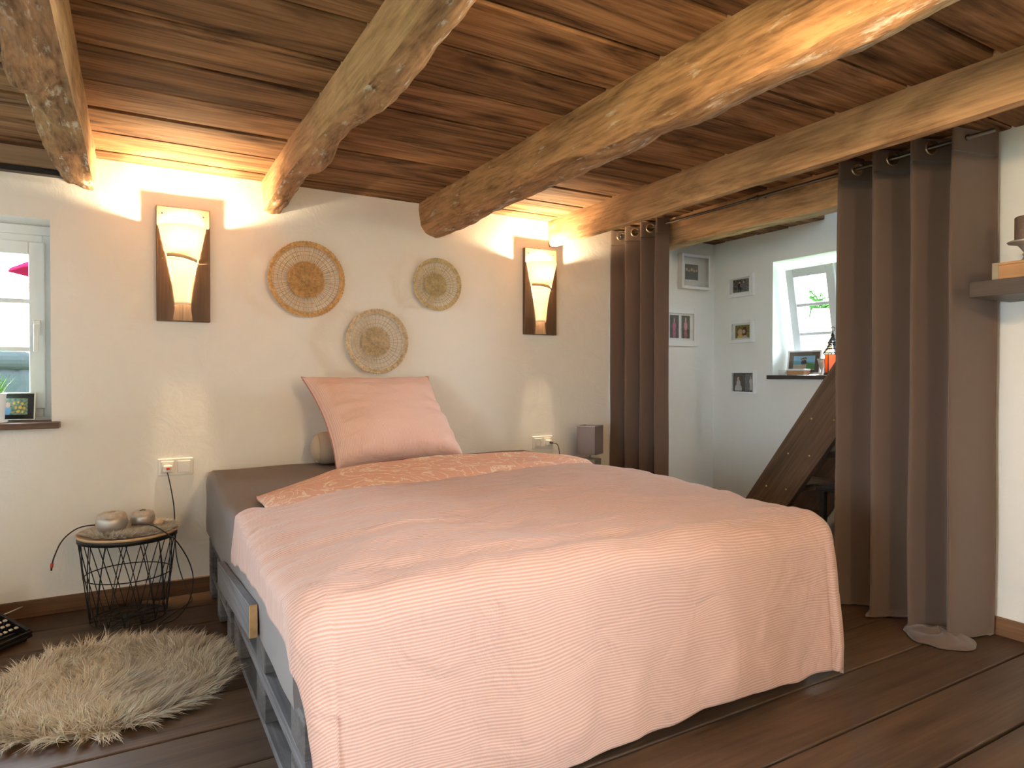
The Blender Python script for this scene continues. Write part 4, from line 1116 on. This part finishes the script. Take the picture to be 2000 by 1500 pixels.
lat = MB()
for pr_ in ((.055, .135, .0), (.060, .145, 0), (.040, .175, 0), (.026, .20, 0), (.030, .215, 0), (.012, .245, 0)): lat.ring((0, 0, pr_[1]), pr_[0], .003, 24, 6)
prof = [(.060, .140), (.050, .160), (.038, .178), (.028, .200), (.029, .215), (.018, .235), (.008, .255)]
for q in range(18):
    for sgn in (1, -1):
        lat.tube([(r * math.cos(2 * math.pi * q / 18 + sgn * i * .16), r * math.sin(2 * math.pi * q / 18 + sgn * i * .16), z) for i, (r, z) in enumerate(prof)], .0017, 4)
lat.build('pierced_dome', M['black'], lt)
MB().lathe([(.008, .25), (.014, .262), (.006, .276), (.001, .29)], n=12).ring((0, 0, .302), .014, .002, 20, 6, 'X').build('finial', M['black'], lt)

# ------------------------------------------------------------------ staircase in the alcove
st = thing('staircase', 'steep dark-stained wooden open staircase rising behind the right curtain', 'staircase', (0, 0, 0))
XS = 3.37; m_sl = 1.40
def zline(y): return .353 + (2.84 - y) * m_sl           # upper edge of the stringer
def stringer(x):
    yb = 2.84 + .353 / m_sl; hw = .305
    pts = [(yb, 0), (yb - hw, 0), (1.46, (yb - hw - 1.46) * m_sl), (1.46, (yb - 1.46) * m_sl)]
    vs = [(x, p, q) for p, q in pts] + [(x + .045, p, q) for p, q in pts]
    return MB().add(vs, [(0, 1, 2, 3), (7, 6, 5, 4), (0, 4, 5, 1), (1, 5, 6, 2), (2, 6, 7, 3), (3, 7, 4, 0)])
# grain direction along the slope: build in a rotated frame
def stringer_obj(x):
    sb = stringer(0); ang = math.atan(m_sl); Rm = Matrix.Rotation(-ang, 4, 'X')   # world -> local
    Rw = Matrix.Rotation(ang, 4, 'X')
    Rl = Matrix.Rotation(ang, 4, 'X')
    sb.v = [tuple(Rl @ Vector(v)) for v in sb.v]
    o = sb.build('stringer', M['stair'], st, bevel=.003); o.rotation_euler = (-ang, 0, 0); o.location = (x, 0, 0); return o
stringer_obj(XS); stringer_obj(XA - .06)
for q in range(9):
    zt = .215 * (q + 1); yc = 2.84 + .353 / m_sl - .1525 - (zt - .02) / m_sl
    if yc < 1.6: break
    MB().box((XS + .04, yc - .11, zt - .04), (XA - .06, yc + .12, zt)).build('tread', M['stair'], st, bevel=.003)
    for dy in (-.075, .065):
        MB().lathe([(.001, 0), (.0055, 0), (.0055, .0015), (.001, .0015)], n=10, T=Matrix.Translation((XS, yc + dy, zt - .02)) @ Matrix.Rotation(R(-90), 4, 'Y'), cap=False).build('screw', M['gold'], st)
# small black stool under the stairs
sl_ = thing('stool', 'black wooden stool standing under the stairs by the right curtain', 'stool', (3.28, 2.13, 0))
MB().box((-.05, -.15, .46), (.24, .15, .49)).build('seat', M['black'], sl_, bevel=.006)
for (a, b_) in ((-.03, -.13), (.20, -.13), (-.03, .11), (.20, .11)):
    MB().box((a, b_, 0), (a + .03, b_ + .03, .46)).build('leg', M['black'], sl_, bevel=.003)

# ------------------------------------------------------------------ bedside lamp on a nightstand
ns = thing('nightstand', 'low dark nightstand hidden behind the far head corner of the bed', 'nightstand', (2.60, 3.46, 0))
MB().box((-.15, -.15, .03), (.16, .16, .39)).build('body', M['shelf'], ns, bevel=.004)
MB().box((-.16, -.165, .39), (.17, .17, .41)).build('top', M['shelf'], ns, bevel=.004)
MB().box((-.14, -.165, .06), (.15, -.15, .36)).build('drawer', M['shelf'], ns, bevel=.003)
for (a, b_) in ((-.14, -.14), (.12, -.14), (-.14, .12), (.12, .12)): MB().box((a, b_, 0), (a + .03, b_ + .03, .03)).build('foot', M['black'], ns)
lp = thing('table_lamp', 'small table lamp with a square lilac-grey shade beside the bed', 'table lamp', (2.575, 3.44, .411), R(28))
MB().box((-.055, -.055, 0), (.055, .055, .14)).build('base', M['lampbase'], lp, bevel=.006)
MB().tube([(0, 0, .14), (0, 0, .22)], .006, 8).build('stem', M['silver'], lp)
s_ = MB(); w_ = .063
for i in range(4):
    T = Matrix.Rotation(i * math.pi / 2, 4, 'Z'); s_.box((-w_, -w_, .17), (w_, -w_ + .003, .355), T=T)
s_.build('lamp_shade', M['lampshade'], lp)
t_ = MB(); rect_frame(t_, -w_ - .001, w_ + .001, -w_ - .001, w_ + .001, .005, -.355, -.349, Matrix.Rotation(R(-90), 4, 'X'))
t_.build('shade_trim', M['silver'], lp)

# ------------------------------------------------------------------ shelf on the right wall
sf = MB().box((2.83, .94, 1.388), (XR, 1.335, 1.448)).build('wall_shelf', M['shelf'], bevel=.002)
tag(sf, 'dark floating shelf on the right wall beside the curtain', 'shelf')
bx2 = thing('wooden_box', 'flat orange-brown wooden box lying on the dark wall shelf', 'box', (2.88, .95, 1.4485))
MB().box((0, 0, 0), (.20, .325, .058)).build('body', M['boxwood'], bx2, bevel=.002)
MB().box((-.002, -.002, .058), (.202, .327, .068)).build('lid', M['boxwood'], bx2, bevel=.002)
MB().box((-.003, .306, .0), (.0, .328, .068)).build('corner_joint', M['brass'], bx2)
chd = thing('candlestick', 'silver candlestick on the wooden box, cut by the right picture edge', 'candle holder', (2.985, 1.205, 1.5170))
MB().lathe([(.042, 0), (.040, .006), (.018, .016), (.012, .026), (.017, .034), (.012, .042), (.024, .060), (.032, .070), (.062, .078), (.066, .083), (.060, .086), (.001, .084)], n=40, cap=False).build('stand', M['silver'], chd)
cdl = thing('pillar_candle', 'short brown rustic pillar candle standing on the silver candlestick', 'candle', (2.985, 1.205, 1.6035))
MB().lathe([(.001, 0), (.041, 0), (.042, .004), (.042, .088), (.039, .092), (.030, .088), (.001, .086)], n=36, cap=False).build('wax', M['wax'], cdl)
MB().tube([(0, 0, .085), (.001, 0, .098)], .0012, 6).build('wick', M['cable'], cdl)

# ------------------------------------------------------------------ left window sill things
pp = thing('potted_grass', 'white pot of green grass at the left edge of the window sill', 'potted plant', (-.520, 3.650, .8765))
MB().lathe([(.034, 0), (.036, .004), (.044, .125), (.047, .130), (.043, .132), (.040, .120), (.001, .118)], n=32, cap=False).build('pot', M['pot'], pp)
MB().lathe([(.044, -.0), (.048, .004), (.050, .010), (.044, .006)], n=32).build('saucer', M['pot'], pp)
gm = MB(); r_ = random.Random(3)
for q in range(110):
    a = r_.uniform(0, 6.28); s_ = r_.uniform(.1, 1); L = r_.uniform(.06, .12); b0 = Vector((math.cos(a) * .03 * s_, math.sin(a) * .03 * s_, .118))
    d = Vector((math.cos(a) * s_ * .65, math.sin(a) * s_ * .65, 1)).normalized(); sd = Vector((-math.sin(a), math.cos(a), 0)) * .0018
    mid_ = b0 + d * L * .55; tip = b0 + d * L + Vector((math.cos(a), math.sin(a), -.35)) * .018 * s_
    gm.add([b0 - sd, b0 + sd, mid_ + sd, mid_ - sd, tip], [(0, 1, 2, 3), (3, 2, 4)])
gm.build('grass', M['leaf'], pp)['kind'] = 'stuff'
Tp = Matrix.Translation((-.458, 3.755, .8770)) @ Matrix.Rotation(R(-8), 4, 'Z') @ Matrix.Rotation(R(-8), 4, 'X') @ Matrix.Translation((0, 0, .066))
picture_frame('dark photo frame with a child and yellow flowers beside the potted grass', Tp, .155, .128, .006, .012, (M['silver'], M['black']),
              [(0, 0, .095, .075, scene_fn(noisy((.05, .12, .08), (.25, .30, .2)), [(.15, .75, .18, .35, (.15, .35, .6)), (.2, .4, .1, .16, SK), (.45, .30, .06, .08, (.75, .55, .08)), (.62, .24, .05, .07, (.70, .50, .06)), (.78, .33, .06, .08, (.72, .5, .05)), (.53, .55, .05, .09, (.65, .42, .05)), (.70, .56, .07, .09, (.75, .5, .05)), (.86, .60, .05, .10, (.6, .35, .05)), (.62, .80, .08, .08, (.68, .45, .05)), (.80, .84, .05, .07, (.7, .5, .1))]))], group=None, back_at=.5)

# ------------------------------------------------------------------ typewriter on the floor
ty = thing('typewriter', 'old black typewriter with round keys on the floor under the left window', 'typewriter', (-.352, 3.318, 0.0))
ty.rotation_euler = (0, 0, math.atan2(.76, .65))
# local: x along the front edge toward the machine's left (negative), y into the machine
ty.rotation_euler = (0, 0, R(49.5))
Wt = .30
MB().box((-Wt, 0, .012), (0, .32, .028)).build('base_frame', M['black'], ty, bevel=.005)
for a in (-.29, -.03):
    for b_ in (.02, .28): MB().box((a, b_, 0), (a + .02, b_ + .02, .013)).build('foot', M['black'], ty)
MB().box((-Wt, .0, .028), (0, .014, .040)).build('front_rail', M['black'], ty, bevel=.004)
MB().box((-.24, .022, .040), (-.055, .034, .050)).build('space_bar', M['black'], ty, bevel=.004)
for a in (-Wt, -.014):
    MB().add([(a, .012, .028), (a + .014, .012, .028), (a + .014, .19, .028), (a, .19, .028), (a, .012, .045), (a + .014, .012, .045), (a + .014, .19, .115), (a, .19, .115)],
             [(0, 3, 2, 1), (4, 5, 6, 7), (0, 1, 5, 4), (1, 2, 6, 5), (2, 3, 7, 6), (3, 0, 4, 7)]).build('side_panel', M['black'], ty, bevel=.003)
MB().box((-Wt + .01, .17, .028), (-.006, .31, .150)).build('body', M['black'], ty, bevel=.012, seg=3)
MB().box((-Wt, .185, .150), (0, .32, .158)).build('top_plate', M['black'], ty, bevel=.004)
MB().tube([(-Wt - .03, .25, .185), (.02, .25, .185)], .019, 20).build('platen', M['cable'], ty)
MB().tube([(.02, .25, .185), (.035, .25, .185)], .022, 20).build('platen_knob', M['black'], ty)
MB().tube([(-.002, .165, .085), (.03, .15, .092), (.075, .13, .102)], .003, 8).build('return_lever', M['silver'], ty)
MB().lathe([(.001, 0), (.014, 0), (.016, .006), (.010, .012), (.001, .013)], n=18, T=Matrix.Translation((-.03, .168, .115)) @ Matrix.Rotation(R(90), 4, 'X')).build('ribbon_spool', M['silver'], ty)
kr = MB().lathe([(.0075, 0), (.0085, .002), (.0085, .004), (.0075, .005)], n=14).mesh('key', [M['silver']])
kc = MB().lathe([(.001, .0), (.0070, .0), (.0066, .0022), (.001, .0026)], n=14, cap=False).mesh('key_cap', [plain('ivory_key', (.62, .52, .38), .4)])
for row in range(4):
    for q in range(11):
        x = -.030 - q * .0235 - (row % 2) * .011; y = .050 + row * .027; z = .054 + row * .013
        kk = part('key', kr, ty, (x, y, z), (R(12), 0, 0)); part('key_cap', kc, kk, (0, 0, .004))
        MB().tube([(x, y + .001, z), (x, y + .02, .03)], .0012, 4).build('key_lever', M['steel'], ty) if q < 6 else None

bpy.context.view_layer.update()
